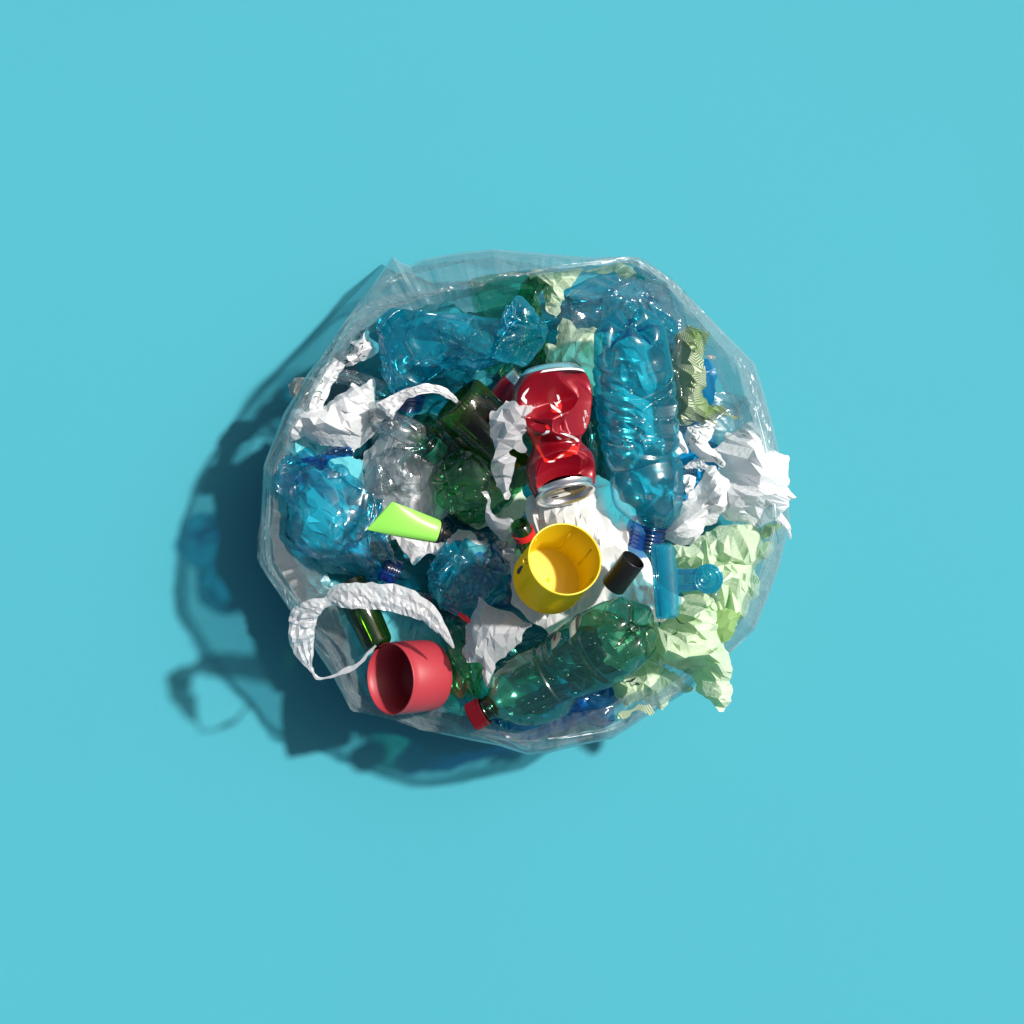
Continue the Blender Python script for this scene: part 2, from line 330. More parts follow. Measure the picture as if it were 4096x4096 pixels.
def crush(V, ax, Rm, n, depth, seed, rng=.05, k=1.0):
    """mirror buckling: parts of the skin beyond random planes are folded back through them"""
    r = np.random.RandomState(int(seed)); V0 = V.copy()
    for _ in range(n):
        i = r.randint(len(V)); rad = nrm(V0[i] - ax[i])
        if rad[2] < -.2: rad = nrm(rad * np.array([1, 1, -1]))
        nd = nrm(rad + r.normal(size=3) * .33)
        p = ax[i] + nd * np.linalg.norm(V0[i] - ax[i]); dd = nd @ p - depth * r.uniform(.35, 1.1)
        dist = np.linalg.norm(ax - ax[i], axis=1); w_ = np.clip((rng * 1.3 - dist) / (rng * .35), 0, 1)
        e = np.maximum(0, V @ nd - dd) * w_
        V = V - (1 + k * r.uniform(.2, 1)) * e[:, None] * nd
    d_ = V - V0; l = np.linalg.norm(d_, axis=1); f = np.minimum(1, 1.0 * Rm / (l + 1e-9))
    return V0 + d_ * f[:, None]

def bottle(name, label, path, radii, mat, seed, base=True, ncr=0, cdepth=.012, crng=.05, micro=.0008, msc=.012, rings=(), ringamp=.0012, skew=0,
           squash=1.0, nth=110, nst=110, neck=None, cap=None, neckmat='neck', group=None, cat='bottle', big=0.0, bigsc=.03, k=1.0, star=None, petals=1.0):
    """path: (px,py,z) from base to mouth; radii in photo pixels at those points"""
    P = np.array([[*W(a, b, c), pm(r, c)] for (a, b, c), r in zip(path, radii)])
    Q, Ln = spline(P, nst); C, R = Q[:, :3], Q[:, 3]; T, sd, up = frames(C)
    th = -math.pi / 2 + np.arange(nth) / nth * 2 * math.pi; ct, sn = np.cos(th), np.sin(th)
    s = np.linspace(0, Ln, nst); lob = np.abs(np.cos(2.5 * th + seed)) if base else np.ones(nth)
    rows = []
    if base:
        for rho in np.linspace(.02, .97, 26):
            g = .30 + .70 * np.clip(rho / .55, 0, 1) ** 1.5
            e = .62 * R[0] * math.sqrt(1 - rho ** 3.2) * ((1 - .72 * petals) + .72 * petals * lob ** .7) * g
            e = e + (.12 * R[0] if rho < .14 else 0)
            rr = R[0] * rho
            rows.append(C[0] - T[0] * e[:, None] + rr * (ct[:, None] * sd[0] + squash * sn[:, None] * up[0]))
    for i in range(nst):
        r = np.full(nth, R[i])
        if base: r = r * (1 - .13 * petals * (1 - lob) * math.exp(-(s[i] / (R[0] * .55)) ** 2))
        for q in rings:
            dd = (s[i] + skew * ct - q * Ln) / .0022; r = r - ringamp * np.exp(-dd ** 2)
            r = r + ringamp * .5 * np.exp(-(dd - 2.2) ** 2)
        rows.append(C[i] + r[:, None] * (ct[:, None] * sd[i] + squash * sn[:, None] * up[i]))
    V = np.array(rows); n, m_ = V.shape[:2]; V = V.reshape(-1, 3)
    if big:
        uu = np.repeat(np.arange(n), m_) / n * Ln; vv = np.tile(th * R.mean(), n)
        ax = np.repeat(np.vstack([np.repeat(C[:1], n - nst, 0), C]), m_, 0)
        dirv = V - ax; dirv /= np.linalg.norm(dirv, axis=1)[:, None] + 1e-6
        V = V + dirv * (big * facet(uu / bigsc, vv / bigsc, seed + 20) + big * .5 * facet(uu / bigsc * 2.2, vv / bigsc * 2.2, seed + 21))[:, None]
    if ncr:
        axs = np.repeat(np.vstack([np.repeat(C[:1], n - nst, 0), C]), m_, 0)
        V = crush(V, axs, np.repeat(np.concatenate([np.repeat(R[:1], n - nst), R]), m_), ncr, cdepth, seed, crng, k)
    if micro:
        uu = np.repeat(np.arange(n), m_) / n * Ln; vv = np.tile(th * R.mean(), n)
        ax = np.repeat(np.vstack([np.repeat(C[:1], n - nst, 0), C]), m_, 0)
        dirv = V - ax; dirv /= np.linalg.norm(dirv, axis=1)[:, None] + 1e-6
        V = V + dirv * (micro * facet(uu / msc, vv / msc, seed + 7) + micro * .5 * facet(uu / msc * 2.4, vv / msc * 2.4, seed + 8) + (micro > .0009) * micro * 1.3 * (1 - 2.5 * np.abs(facet(uu / msc * .6, vv / msc * .6, seed + 9, 1.2))))[:, None]
    V[:, 2] = np.maximum(V[:, 2], .006)
    root = thing(name, label, cat, [*C.mean(0)[:2], V[:, 2].min()], group)
    mesh('body', V, gridF(n, m_, True), M[mat], root, True, label)
    if star: base_star(path, radii, root, M[star], seed)
    if neck:                                             # neck: radius px, length px, starts at the path end
        rN, lN = pm(neck[0], .14), pm(neck[1], .14); e0 = C[-1] - T[-1] * .002
        t_ = np.linspace(0, 1, 60); prof = []
        for q in t_:
            rr = rN * (1.0 + .10 * math.exp(-((q - .12) / .05) ** 2) + .07 * max(0, math.sin(q * 40)) * (q > .35))
            prof.append((q * lN, rr))
        lathe('neck', e0, T[-1], prof, M[neckmat], root, 48)
        if cap:
            e1 = e0 + T[-1] * lN * .42
            makecap(e1, T[-1], pm(cap[0], .14), pm(cap[1], .14), M[cap[2]], root)
    return root
def base_star(path, radii, root, mat, seed, squash=1.0):
    P = np.array([[*W(a, b, c), pm(r, c)] for (a, b, c), r in zip(path, radii)]); Q, Ln = spline(P, 190); C, R = Q[:, :3], Q[:, 3]; T, sd, up = frames(C); R0 = R[0]
    for k in range(5):
        a = ((k + .5) * math.pi - seed) / 2.5; d0 = math.cos(a) * sd[0] + math.sin(a) * up[0]; pts = []
        V = []; nn = np.cross(T[0], d0)
        for i, rho in enumerate(np.linspace(.10, 1.0, 14)):
            g = .30 + .70 * min(1, rho / .55) ** 1.5; e = .62 * R0 * math.sqrt(max(0, 1 - min(rho, .99) ** 3.2)) * .28 * g
            c = C[0] - T[0] * (e + .0006) + R0 * rho * .9 * d0; w_ = .0036 * (1 - .72 * rho)
            V += [c - nn * w_, c - T[0] * w_ * .7, c + nn * w_]
        mesh('base_groove_bar', V, gridF(14, 3), mat, root)  # dark bar added in each groove so the star base reads
    c = C[0] - T[0] * (.62 * R0 * .30 * .5 + .12 * R0)
    lathe('base_nub', c, -T[0], [(-.002, R0 * .17), (.0, R0 * .16), (.0008, R0 * .13), (.0004, R0 * .10), (.0004, R0 * .05), (.0012, R0 * .04), (.0014, .0002)], mat, root, 40)
def lathe(name, o, ax, prof, mat, parent, nth=64, ribs=0, ribamp=0, smooth=True, closed=False, reg=None, sx=1.0, seed=0):
    ax = nrm(np.array(ax, float)); a = nrm(np.cross(ax, (0.01, .02, 1))); b = np.cross(a, ax)
    th = np.arange(nth) / nth * 2 * math.pi; V = []
    for s_, r in prof:
        rr = np.full(nth, r)
        if ribs and abs(ribamp) > 0 and r > 0: rr = rr + ribamp * np.sign(np.sin(ribs * th))
        V.append(np.array(o) + ax * s_ + rr[:, None] * (np.cos(th)[:, None] * a + sx * np.sin(th)[:, None] * b))
    V = np.array(V); n = len(prof)
    return mesh(name, V.reshape(-1, 3), gridF(n, nth, True), mat, parent, smooth, reg)
def makecap(o, ax, r, ln, mat, parent):
    lathe('cap', o, ax, [(0, r * .9), (0, r), (ln * .14, r), (ln * .15, r * .96), (ln * .2, r * .96), (ln * .22, r * .99)], mat, parent, 120, smooth=False)
    lathe('cap_grip', o, ax, [(ln * .22, r * .99), (ln * .9, r * .99), (ln * .97, r * .96), (ln, r * .9)], mat, parent, 240, ribs=48, ribamp=r * .022, smooth=False)
    lathe('cap_top', o, ax, [(ln, r * .91), (ln * 1.005, r * .5), (ln * 1.005, 0.0001)], mat, parent, 60, smooth=False)

def ribbon(name, pts, mat, seed, dome=.012, pleats=5, pamp=.002, amp=.003, sc=.02, parent=None, res=.0026, smooth=False, jag=.0012, reg=None):
    """pts: (px,py,z,width px)"""
    P = np.array([[*W(a, b, c), pm(w_, c)] for a, b, c, w_ in pts]); Ltot = np.linalg.norm(np.diff(P[:, :3], axis=0), axis=1).sum()
    n = max(12, int(Ltot / res)); Q, _ = spline(P, n); C, Wd = Q[:, :3], np.maximum(Q[:, 3], .0015); T, sd, up = frames(C)
    m_ = max(8, int(Wd.max() / res)); v = np.linspace(-1, 1, m_); s = np.linspace(0, Ltot, n)
    S_, Vv = np.meshgrid(s, v, indexing='ij'); half = Wd[:, None] / 2
    lat = Vv * half + jag * np.sign(Vv) * (np.abs(Vv) > .9) * facet(S_ / .006, Vv * 0 + np.sign(Vv) * 5, seed)
    k = np.minimum(1, half / .01)
    hh = dome * k * (1 - Vv ** 2) + k * pamp * tri(pleats * .5 * Vv + .25 * vnoise(S_ / .02, Vv, seed)) + k * amp * (facet(S_ / sc, Vv * half / sc, seed + 1) + .5 * facet(S_ / sc * 2.3, Vv * half / sc * 2.3, seed + 2))
    if not smooth and Wd.max() > .006:
        jr = np.random.RandomState(seed); hh = hh + jr.uniform(-1, 1, hh.shape) * .0011 * k; lat = lat + jr.uniform(-1, 1, hh.shape) * .0008 * (np.abs(Vv) < .95)
    X = C[:, None] + lat[..., None] * sd[:, None] + hh[..., None] * up[:, None]
    return mesh(name, X.reshape(-1, 3), gridF(n, m_), M[mat], parent, smooth, reg)

def target(regs):
    V, F = [], []
    for r in regs:
        for v, f in REG[r]:
            b = len(V); V += v.tolist(); F += [[i + b for i in g] for g in f]
    return BVHTree.FromPolygons(V, F)
def drop(bvh, px, py, off=.0004):
    p = W(px, py, 0); o = Vector((0, 0, H)); dr = (Vector(p) - o).normalized()
    hit = bvh.ray_cast(o, dr)
    if hit[0] is None: return None
    return np.array(hit[0] - dr * off)
def decal(name, polys, bvh, mat, parent, off=.0004, step=5):
    V, F = [], []
    for poly in polys:
        B = resample(np.array(poly, float), step, True)
        lo, hi = B.min(0), B.max(0); gx, gy = np.meshgrid(np.arange(lo[0], hi[0], step), np.arange(lo[1], hi[1], step))
        P = np.stack([gx.ravel(), gy.ravel()], 1); P = P[inside(P, B)]
        if len(P): P = P[bdist(P, B) > step * .4]
        pts = [Vector(p) for p in (np.vstack([B, P]) if len(P) else B)]
        vo, _, fo, *_ = delaunay_2d_cdt(pts, [], [list(range(len(B)))], 1, 1e-6)
        Q = [drop(bvh, v[0], v[1], off) for v in vo]; b = len(V)
        ok = [q is not None for q in Q]; V += [q if q is not None else np.array([0, 0, .1]) for q in Q]
        for f in fo:
            if all(ok[i] for i in f):
                zs = [Q[i][2] for i in f]
                if max(zs) - min(zs) < .006: F.append([i + b for i in f])
    if not F: return None
    used = sorted({i for f in F for i in f}); mp = {a: i for i, a in enumerate(used)}
    return mesh(name, np.array([V[i] for i in used]), [[mp[i] for i in f] for f in F], mat, parent, True)
def text(name, body, px, py, ang, size, bvh, mat, parent, off=.0005):
    cu = bpy.data.curves.new('t', 'FONT'); cu.body = body; cu.size = 1; cu.align_x = 'CENTER'; cu.align_y = 'CENTER'; cu.resolution_u = 3
    ob = bpy.data.objects.new('t', cu); COL.objects.link(ob); bpy.context.view_layer.update()
    me = ob.to_mesh(); c, s = math.cos(math.radians(ang)), math.sin(math.radians(ang))
    V, ok = [], []
    for v in me.vertices:
        x, y = v.co.x * size, v.co.y * size; q = drop(bvh, px + c * x + s * y, py + s * x - c * y, off); ok.append(q is not None); V.append(q if q is not None else np.zeros(3))
    F = [list(p.vertices) for p in me.polygons if all(ok[i] for i in p.vertices)]
    ob.to_mesh_clear(); bpy.data.objects.remove(ob); bpy.data.curves.remove(cu)
    if not F: return
    used = sorted({i for f in F for i in f}); mp = {a: i for i, a in enumerate(used)}
    return mesh(name, np.array([V[i] for i in used]), [[mp[i] for i in f] for f in F], mat, parent, True)
def squiggles(name, n, box, bvh, mat, parent, seed, ln=(30, 70), wd=4, ang=None):
    r = random.Random(seed); polys = []
    for _ in range(n):
        x, y = r.uniform(box[0], box[2]), r.uniform(box[1], box[3]); a = r.uniform(0, 6.28) if ang is None else math.radians(ang + r.uniform(-25, 25)); pts = []
        for i in range(int(r.uniform(*ln) / 8)):
            pts.append((x, y)); a += r.uniform(-.7, .7); x += 8 * math.cos(a); y += 8 * math.sin(a)
        if len(pts) < 3: continue
        A = np.array(pts); t = np.gradient(A, axis=0); nn = np.stack([t[:, 1], -t[:, 0]], 1); nn /= np.linalg.norm(nn, axis=1)[:, None]
        for i in range(len(A) - 1):
            w0, w1 = wd * .5 * math.sin((i + .4) / len(A) * 3.1), wd * .5 * math.sin((i + 1.4) / len(A) * 3.1)
            polys.append([A[i] + nn[i] * w0, A[i + 1] + nn[i + 1] * w1, A[i + 1] - nn[i + 1] * w1, A[i] - nn[i] * w0])
    V, F = [], []
    for q in polys:
        c = [drop(bvh, *p_) for p_ in q]
        if any(k is None for k in c): continue
        b = len(V); V += c; F.append([b, b + 1, b + 2, b + 3])
    if F:
        o = mesh(name, np.array(V), F, mat, parent, True); o['kind'] = 'stuff'
def ico():
    t = (1 + 5 ** .5) / 2; v = np.array([(-1, t, 0), (1, t, 0), (-1, -t, 0), (1, -t, 0), (0, -1, t), (0, 1, t), (0, -1, -t), (0, 1, -t), (t, 0, -1), (t, 0, 1), (-t, 0, -1), (-t, 0, 1)], float)
    f = [(0, 11, 5), (0, 5, 1), (0, 1, 7), (0, 7, 10), (0, 10, 11), (1, 5, 9), (5, 11, 4), (11, 10, 2), (10, 7, 6), (7, 1, 8), (3, 9, 4), (3, 4, 2), (3, 2, 6), (3, 6, 8), (3, 8, 9), (4, 9, 5), (2, 4, 11), (6, 2, 10), (8, 6, 7), (9, 8, 1)]
    v /= np.linalg.norm(v[0]); f2 = []; v = v.tolist(); cache = {}
    def mid(a, b):
        k = (min(a, b), max(a, b))
        if k not in cache: m_ = np.array(v[a]) + np.array(v[b]); v.append((m_ / np.linalg.norm(m_)).tolist()); cache[k] = len(v) - 1
        return cache[k]
    for a, b, c in f: x, y, z = mid(a, b), mid(b, c), mid(c, a); f2 += [(a, x, z), (b, y, x), (c, z, y), (x, y, z)]
    return np.array(v), f2
ICO = ico()
def droplets(n, box, bvh, parent, seed, r0=.0003, r1=.0006):
    r = random.Random(seed); V, F = [], []
    for _ in range(n):
        px = r.gauss((box[0] + box[2]) / 2, (box[2] - box[0]) / 4); py = r.gauss((box[1] + box[3]) / 2, (box[3] - box[1]) / 4)
        c = drop(bvh, px, py, 0)
        if c is None: continue
        b = len(V); q = r.uniform(r0, r1) * (1.8 if r.random() < .06 else 1); V += (ICO[0] * q * np.array([1, 1, .7]) + c).tolist(); F += [[i + b for i in f] for f in ICO[1]]
    if F:
        o = mesh('droplets', np.array(V), F, M['water'], parent, True); o['kind'] = 'stuff'

# ------------------------------------------------------------------ ground
g = mesh('ground', [(-6, -6, 0), (6, -6, 0), (6, 6, 0), (-6, 6, 0)], [[0, 1, 2, 3]], M['ground'], None, False); g['kind'] = 'structure'

# ------------------------------------------------------------------ the clear refuse bag
CX, CY = 2080, 2010
outer = [(1571, 1024), (1600, 1050), (1643, 1064), (1696, 1036), (1844, 1009), (1972, 997), (2120, 1009), (2332, 1028), (2544, 1028), (2692, 1124), (2820, 1250), (3021, 1456), (3074, 1632), (3116, 1802),
         (3145, 1950), (3162, 2091), (3120, 2260), (3021, 2518), (2985, 2550), (2917, 2620), (2760, 2760), (2614, 2848), (2448, 2955), (2200, 3010), (2108, 3018), (1999, 2984), (1674, 2919), (1640, 2893), (1405, 2844),
         (1328, 2700), (1167, 2453), (1037, 2255), (1043, 2130), (1054, 1862), (1134, 1656), (1232, 1493), (1377, 1305), (1489, 1138)]
rim = [(1420, 1290), (1530, 1215), (1645, 1190), (1790, 1150), (1967, 1112), (2043, 1098), (2200, 1077), (2330, 1064), (2543, 1040), (2650, 1130), (2790, 1280), (2930, 1440), (3000, 1600), (3060, 1800), (3085, 1950), (3100, 2091),
       (3060, 2260), (2975, 2480), (2900, 2560), (2740, 2700), (2590, 2790), (2440, 2890), (2250, 2945), (2110, 2972), (1990, 2950), (1800, 2880), (1640, 2850), (1440, 2785), (1385, 2640), (1225, 2440), (1090, 2250),
       (1080, 2130), (1095, 1870), (1160, 1680), (1260, 1530)]
inner = [(1440, 1320), (1645, 1250), (1790, 1180), (1967, 1125), (2200, 1085), (2330, 1072), (2530, 1070), (2640, 1160), (2760, 1300), (2880, 1450), (2950, 1600), (3000, 1800), (3040, 1950), (3050, 2091), (3000, 2260), (2900, 2480), (2700, 2660),
         (2560, 2760), (2250, 2900), (2110, 2935), (1950, 2900), (1800, 2840), (1640, 2800), (1470, 2780), (1400, 2640), (1370, 2500), (1300, 2370), (1200, 2230), (1110, 2150), (1120, 2000), (1120, 1870), (1180, 1700), (1280, 1550)]
NA = 420
def polar(poly):
    th = np.arange(NA) / NA * 2 * math.pi; out = np.zeros(NA); P = np.array(poly, float) - (CX, CY)
    for i in range(len(P)):
        a, b = P[i], P[(i + 1) % len(P)]; dx, dy = np.cos(th), np.sin(th)
        den = dx * (b[1] - a[1]) - dy * (b[0] - a[0]); t = (a[0] * (b[1] - a[1]) - a[1] * (b[0] - a[0])) / np.where(np.abs(den) < 1e-9, 1e-9, den)
        hx, hy = dx * t - a[0], dy * t - a[1]; u = (hx * (b[0] - a[0]) + hy * (b[1] - a[1])) / ((b - a) @ (b - a))
        ok = (t > 0) & (u >= -.001) & (u <= 1.001); out = np.where(ok, np.maximum(out, t), out)
    return out
Ro, Rr, Ri = polar(outer), polar(rim), polar(inner)
th = np.arange(NA) / NA * 2 * math.pi
corner = np.exp(-((th - math.atan2(1060 - CY, 1571 - CX) % (2 * math.pi)) / .22) ** 2)          # the low corner flap
top = np.exp(-((th - 1.5 * math.pi) / .5) ** 2)
zo = .112 - .078 * corner - .045 * top; zr = .150 - .052 * np.exp(-((th - math.atan2(2830 - CY, 1560 - CX) % (2 * math.pi)) / .24) ** 2)
base_r = polar([(1300, 1500), (1700, 1250), (2100, 1200), (2500, 1250), (2800, 1550), (2900, 2000), (2750, 2400), (2400, 2700), (2000, 2750), (1600, 2650), (1330, 2350), (1250, 1900)])
stations = [(base_r * .6, .004 + 0 * th), (base_r, .004 + 0 * th), (Ro * .93, zo * .5), (Ro, zo), (Ro * .992, zo * .6 + zr * .4), (Rr, zr), (Rr * .988, zr - .003), (Ri, zr - .016), (Ri * .965, zr - .045)]
segs = [4, 14, 14, 5, 12, 4, 10, 12]; rows = []; tt = []
for k, sgm in enumerate(segs):
    for i in range(sgm):
        f = i / sgm; (r0, z0), (r1, z1) = stations[k], stations[k + 1]; rows.append((r0 * (1 - f) + r1 * f, z0 * (1 - f) + z1 * f)); tt.append(k + f)
rows.append(stations[-1]); tt.append(len(segs))
V = []
for (r, z), t in zip(rows, tt):
    arc = th * 1000
    wr = 7 * facet(arc / 45, t * .35 + 0 * th, 3) + 4 * facet(arc / 18, t * .5 + 0 * th, 4) + 9 * facet(arc / 160, t * 1.2 + 0 * th, 5)
    k = 0 if 2.8 < t < 3.6 else 1
    keep = .12 if 2.5 < t < 4.2 else 1
    rr = r + wr * keep; zz = np.maximum(.002 + .0005 * t, z + .0035 * facet(arc / 60, t * .8 + 0 * th, 8) * (t > 1.2) + .0015 * facet(arc / 22, t * .8 + 0 * th, 9) * (t > 1.2))
    px, py = CX + rr * np.cos(th), CY + rr * np.sin(th); s_ = (H - zz) / F4
    V.append(np.stack([(px - 2048) * s_, -(py - 2048) * s_, zz], 1))
V = np.array(V); nR = len(V)
bag = thing('refuse_bag', 'large clear plastic refuse bag, open at the top and crammed with rubbish', 'refuse bag', (*W(CX, CY, 0)[:2], 0))
i5 = sum(segs[:5])
mesh('wall', V[:i5 + 1].reshape(-1, 3), gridF(i5 + 1, NA, True), M['bin'], bag, False, 'bag')
mesh('folded_hem', V[i5:].reshape(-1, 3), gridF(nR - i5, NA, True), M['bin'], bag, False, 'bag')
# loose pleats of film lying along the rim
rr_ = random.Random(5)
def rimline(a0, a1, k0, k1, dz, w0, seed):
    pts = []; n = 7
    for i in range(n):
        f = i / (n - 1); a = int((a0 + (a1 - a0) * f) / 360 * NA) % NA; kk = k0 + (k1 - k0) * f; r = Ro[a] * (1 - kk) + Rr[a] * kk
        z = zo[a] * (1 - kk) + zr[a] * kk
        pts.append((CX + r * math.cos(th[a]), CY + r * math.sin(th[a]), z + dz, w0 * (.2 + math.sin(f * math.pi))))
    ribbon('film_pleat', pts, 'bin', seed, dome=.0006, pleats=2, pamp=.0006, amp=.0008, parent=bag, smooth=False, res=.003, jag=0)
for i in range(34):
    a = rr_.uniform(80, 300) if i < 26 else rr_.uniform(-60, 80); ln_a = rr_.uniform(14, 42)
    rimline(a, a + ln_a, rr_.uniform(.05, 1.1), rr_.uniform(.05, 1.1), .0015 + .0006 * (i % 4), rr_.choice([8, 12, 16, 30, 44]), i)

# ------------------------------------------------------------------ lowest layer
sheet('dark_teal_filler', [(1130, 2150), (1180, 1880), (1300, 1650), (1500, 1400), (1800, 1250), (2200, 1180), (2550, 1180), (2800, 1450), (2900, 1800), (2930, 2150), (2800, 2450), (2500, 2700), (2200, 2860), (1900, 2880), (1600, 2790), (1430, 2740), (1350, 2520), (1200, 2300)],
      .060, 'darkteal', dome=.03, amp=(.010, .007, .0025), sc=.05, seed=3, res=.0034, wid=.06, lateral=.006, reg='cyan')  # hidden sheet added; its dark colour stands for shade in the gaps
tag(bpy.data.objects['dark_teal_filler'], 'dark teal filler sheet under the heap, coloured as the shade in the gaps', 'plastic bag')
sheet('turquoise_bag', [(1360, 2420), (1500, 2400), (1640, 2400), (1790, 2500), (1840, 2640), (1960, 2800), (2000, 2900), (1860, 2870), (1650, 2840), (1480, 2790), (1400, 2680), (1370, 2560)], .084, 'cyan', dome=.02, seed=14, reg='cyan2')
tag(bpy.data.objects['turquoise_bag'], 'small crumpled turquoise bag just above the coral red cup', 'plastic bag')
sheet('turquoise_bag', [(1150, 2160), (1210, 2180), (1300, 2260), (1340, 2380), (1330, 2480), (1280, 2400), (1190, 2260)], .11, 'cyan', dome=.015, seed=15)
tag(bpy.data.objects['turquoise_bag.001'], 'turquoise bag strip between the crushed blue bottle on the left and the bag wall', 'plastic bag')
sheet('turquoise_bag', [(1125, 1950), (1140, 1790), (1200, 1690), (1330, 1700), (1350, 1830), (1290, 1880), (1200, 1950)], .112, 'cyan', dome=.015, seed=16, pinches=[(1190, 1790, .02, .004, 9)])  # scrap enlarged to stop sun leaking into the cast shadow
tag(bpy.data.objects['turquoise_bag.002'], 'pale turquoise scrap below the white bag at the left rim, enlarged to block sun', 'plastic bag')
sheet('blue_bag', [(2690, 1700), (2720, 1430), (2862, 1430), (2870, 1560), (2810, 1700), (2885, 1780), (2870, 1900), (2800, 1990), (2720, 2090), (2660, 2060), (2700, 1900)], .115, 'bluebag', dome=.02, seed=21, amp=(.006, .003, .001), reg='bluebag')
bb = tag(bpy.data.objects['blue_bag'], 'deep blue plastic bag with small pale lettering, right of the upright blue bottle', 'plastic bag')
tb_ = target(['bluebag']); text('lettering', 'vanti o', 2765, 1882, -10, 34, tb_, M['paintwhite'], bb)
text('lettering', 'on', 2735, 1866, -10, 30, tb_, M['paintwhite'], bb)
ribbon('cord', [(2825, 1424, .135, 12), (2845, 1427, .138, 12), (2862, 1434, .135, 10)], 'beige', 2, dome=.002, pamp=0, amp=.0003)
tag(bpy.data.objects['cord'], 'short beige cord end on top of the deep blue bag', 'cord')

bottle('crushed_bottle', 'green crushed bottle under the top rim, behind the largest crushed blue bottle', [(2170, 1170, .125), (2040, 1190, .12), (1860, 1220, .105)], [85, 105, 85], 'greenwhole', 31, ncr=6, k=.5, micro=.001, group='crushed green bottles')
bottle('crushed_bottle', 'dark green crushed bottle between the largest blue bottle and pale green bag', [(2150, 1150, .125), (2165, 1290, .12), (2130, 1450, .10)], [95, 105, 85], 'green', 32, ncr=6, k=.5, micro=.001, group='crushed green bottles')
bottle('crushed_bottle', 'crushed blue bottle under the clear wrap near the upper right rim', [(2290, 1200, .12), (2420, 1180, .118), (2600, 1230, .11)], [120, 140, 120], 'blue', 33, ncr=9, cdepth=.010, k=.6, micro=.0015, group='crushed blue bottles')
bottle('crushed_bottle', 'small crushed blue bottle beneath the clear wrap right of the upright bottle base', [(2600, 1190, .105), (2655, 1290, .10), (2675, 1400, .095)], [80, 85, 65], 'blue', 34, ncr=7, k=.5, micro=.0015, group='crushed blue bottles')
bottle('crushed_bottle', 'clear crushed bottle with a broad round base inside the right wall of the bag', [(2925, 1600, .12), (2840, 1640, .12), (2720, 1700, .11)], [135, 140, 110], 'wrap', 35, ncr=4, cdepth=.01, micro=.0004, group='clear crushed bottles', petals=.15)
bottle('crushed_bottle', 'dark blue crushed bottle at the bottom rim beneath the whole green bottle', [(2020, 2860, .12), (2200, 2850, .12), (2420, 2790, .11)], [100, 125, 105], 'deep', 36, ncr=8, k=.5, micro=.0015, group='crushed blue bottles')
bottle('crushed_bottle', 'deep blue crushed bottle half hidden below the clip and the green bottle base', [(2480, 2720, .10), (2560, 2640, .10)], [70, 60], 'deep', 37, ncr=6, micro=.001, group='crushed blue bottles')
bottle('crushed_bottle', 'green crushed bottle standing behind the coral red cup', [(1885, 2740, .13), (1880, 2620, .125), (1850, 2470, .11)], [95, 95, 75], 'green', 38, ncr=5, k=.5, micro=.001, group='crushed green bottles')
bottle('crushed_bottle', 'dark blue crushed bottle in shade left of the yellow cup', [(2040, 2420, .10), (1960, 2320, .11), (1900, 2200, .11)], [110, 110, 80], 'deep', 39, ncr=9, micro=.001, group='crushed blue bottles')
bottle('crushed_bottle', 'teal crushed bottle visible in the gap between the can and the upright blue bottle', [(2350, 1650, .11), (2340, 1780, .11), (2370, 1900, .10)], [60, 60, 50], 'teal', 40, ncr=5, micro=.001, group='crushed green bottles')
bottle('glass_bottle', 'dark green glass bottle tucked under the white strap, left above the turquoise bag', [(1505, 2560, .125), (1450, 2440, .125), (1400, 2330, .12)], [62, 66, 64], 'glassdark', 41, micro=0, petals=0, cat='bottle')
for lab_, p_, r_, m_, sd_ in [  # hidden filler bottles added to pack and darken the heap, dense against sun
    ('teal crushed filler bottle low under the white bag at the left rim', [(1400, 1900, .085), (1480, 1720, .085), (1520, 1560, .08)], [90, 110, 90], 'bluelow', 201),
    ('dark teal crushed filler bottle low between green crushed bottle and yellow cup', [(1760, 2130, .085), (1900, 2140, .09), (2060, 2160, .085)], [90, 110, 90], 'bluelow', 202),
    ('deep blue crushed filler bottle low behind the top of the white strap', [(1620, 2420, .085), (1740, 2400, .09), (1880, 2440, .085)], [80, 100, 80], 'bluelow', 203),
    ('teal crushed filler bottle low under the sheer scrap near the red screw cap', [(2060, 2700, .085), (1980, 2600, .09), (1940, 2480, .085)], [110, 120, 90], 'bluelow', 204),
    ('dark green crushed filler bottle low above the top of the crushed red can', [(2040, 1560, .085), (2150, 1500, .088), (2300, 1450, .085)], [90, 110, 90], 'greenlow', 205),
    ('blue crushed filler bottle low between the striped bag and the upright bottle', [(2700, 1400, .085), (2710, 1560, .09), (2740, 1720, .085)], [80, 95, 80], 'bluelow', 206),
    ('deep blue crushed filler bottle low under the neck of the upright bottle', [(2740, 1950, .085), (2660, 2060, .09), (2560, 2200, .085)], [90, 110, 90], 'bluelow', 207),
    ('blue crushed filler bottle low beneath the pale blue one at the left wall', [(1200, 1900, .075), (1200, 2050, .08), (1260, 2200, .075)], [80, 100, 80], 'bluelow', 208),
    ('dark green crushed filler bottle low beneath the knurled glass bottle', [(1700, 1650, .085), (1820, 1780, .088), (1960, 1900, .085)], [90, 110, 100], 'greenlow', 209),
    ('dark blue crushed filler bottle low below the white folded bag centre', [(2200, 2600, .085), (2350, 2700, .085), (2500, 2640, .08)], [90, 110, 90], 'bluelow', 210)]:
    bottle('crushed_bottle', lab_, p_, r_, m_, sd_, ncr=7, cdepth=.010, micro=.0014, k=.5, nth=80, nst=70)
bottle('crushed_bottle', 'dark crushed bottle deep between the left blue bottle and the lime tube', [(1330, 2230, .09), (1450, 2200, .09), (1560, 2160, .09)], [80, 90, 70], 'glass', 42, ncr=7, micro=.001)
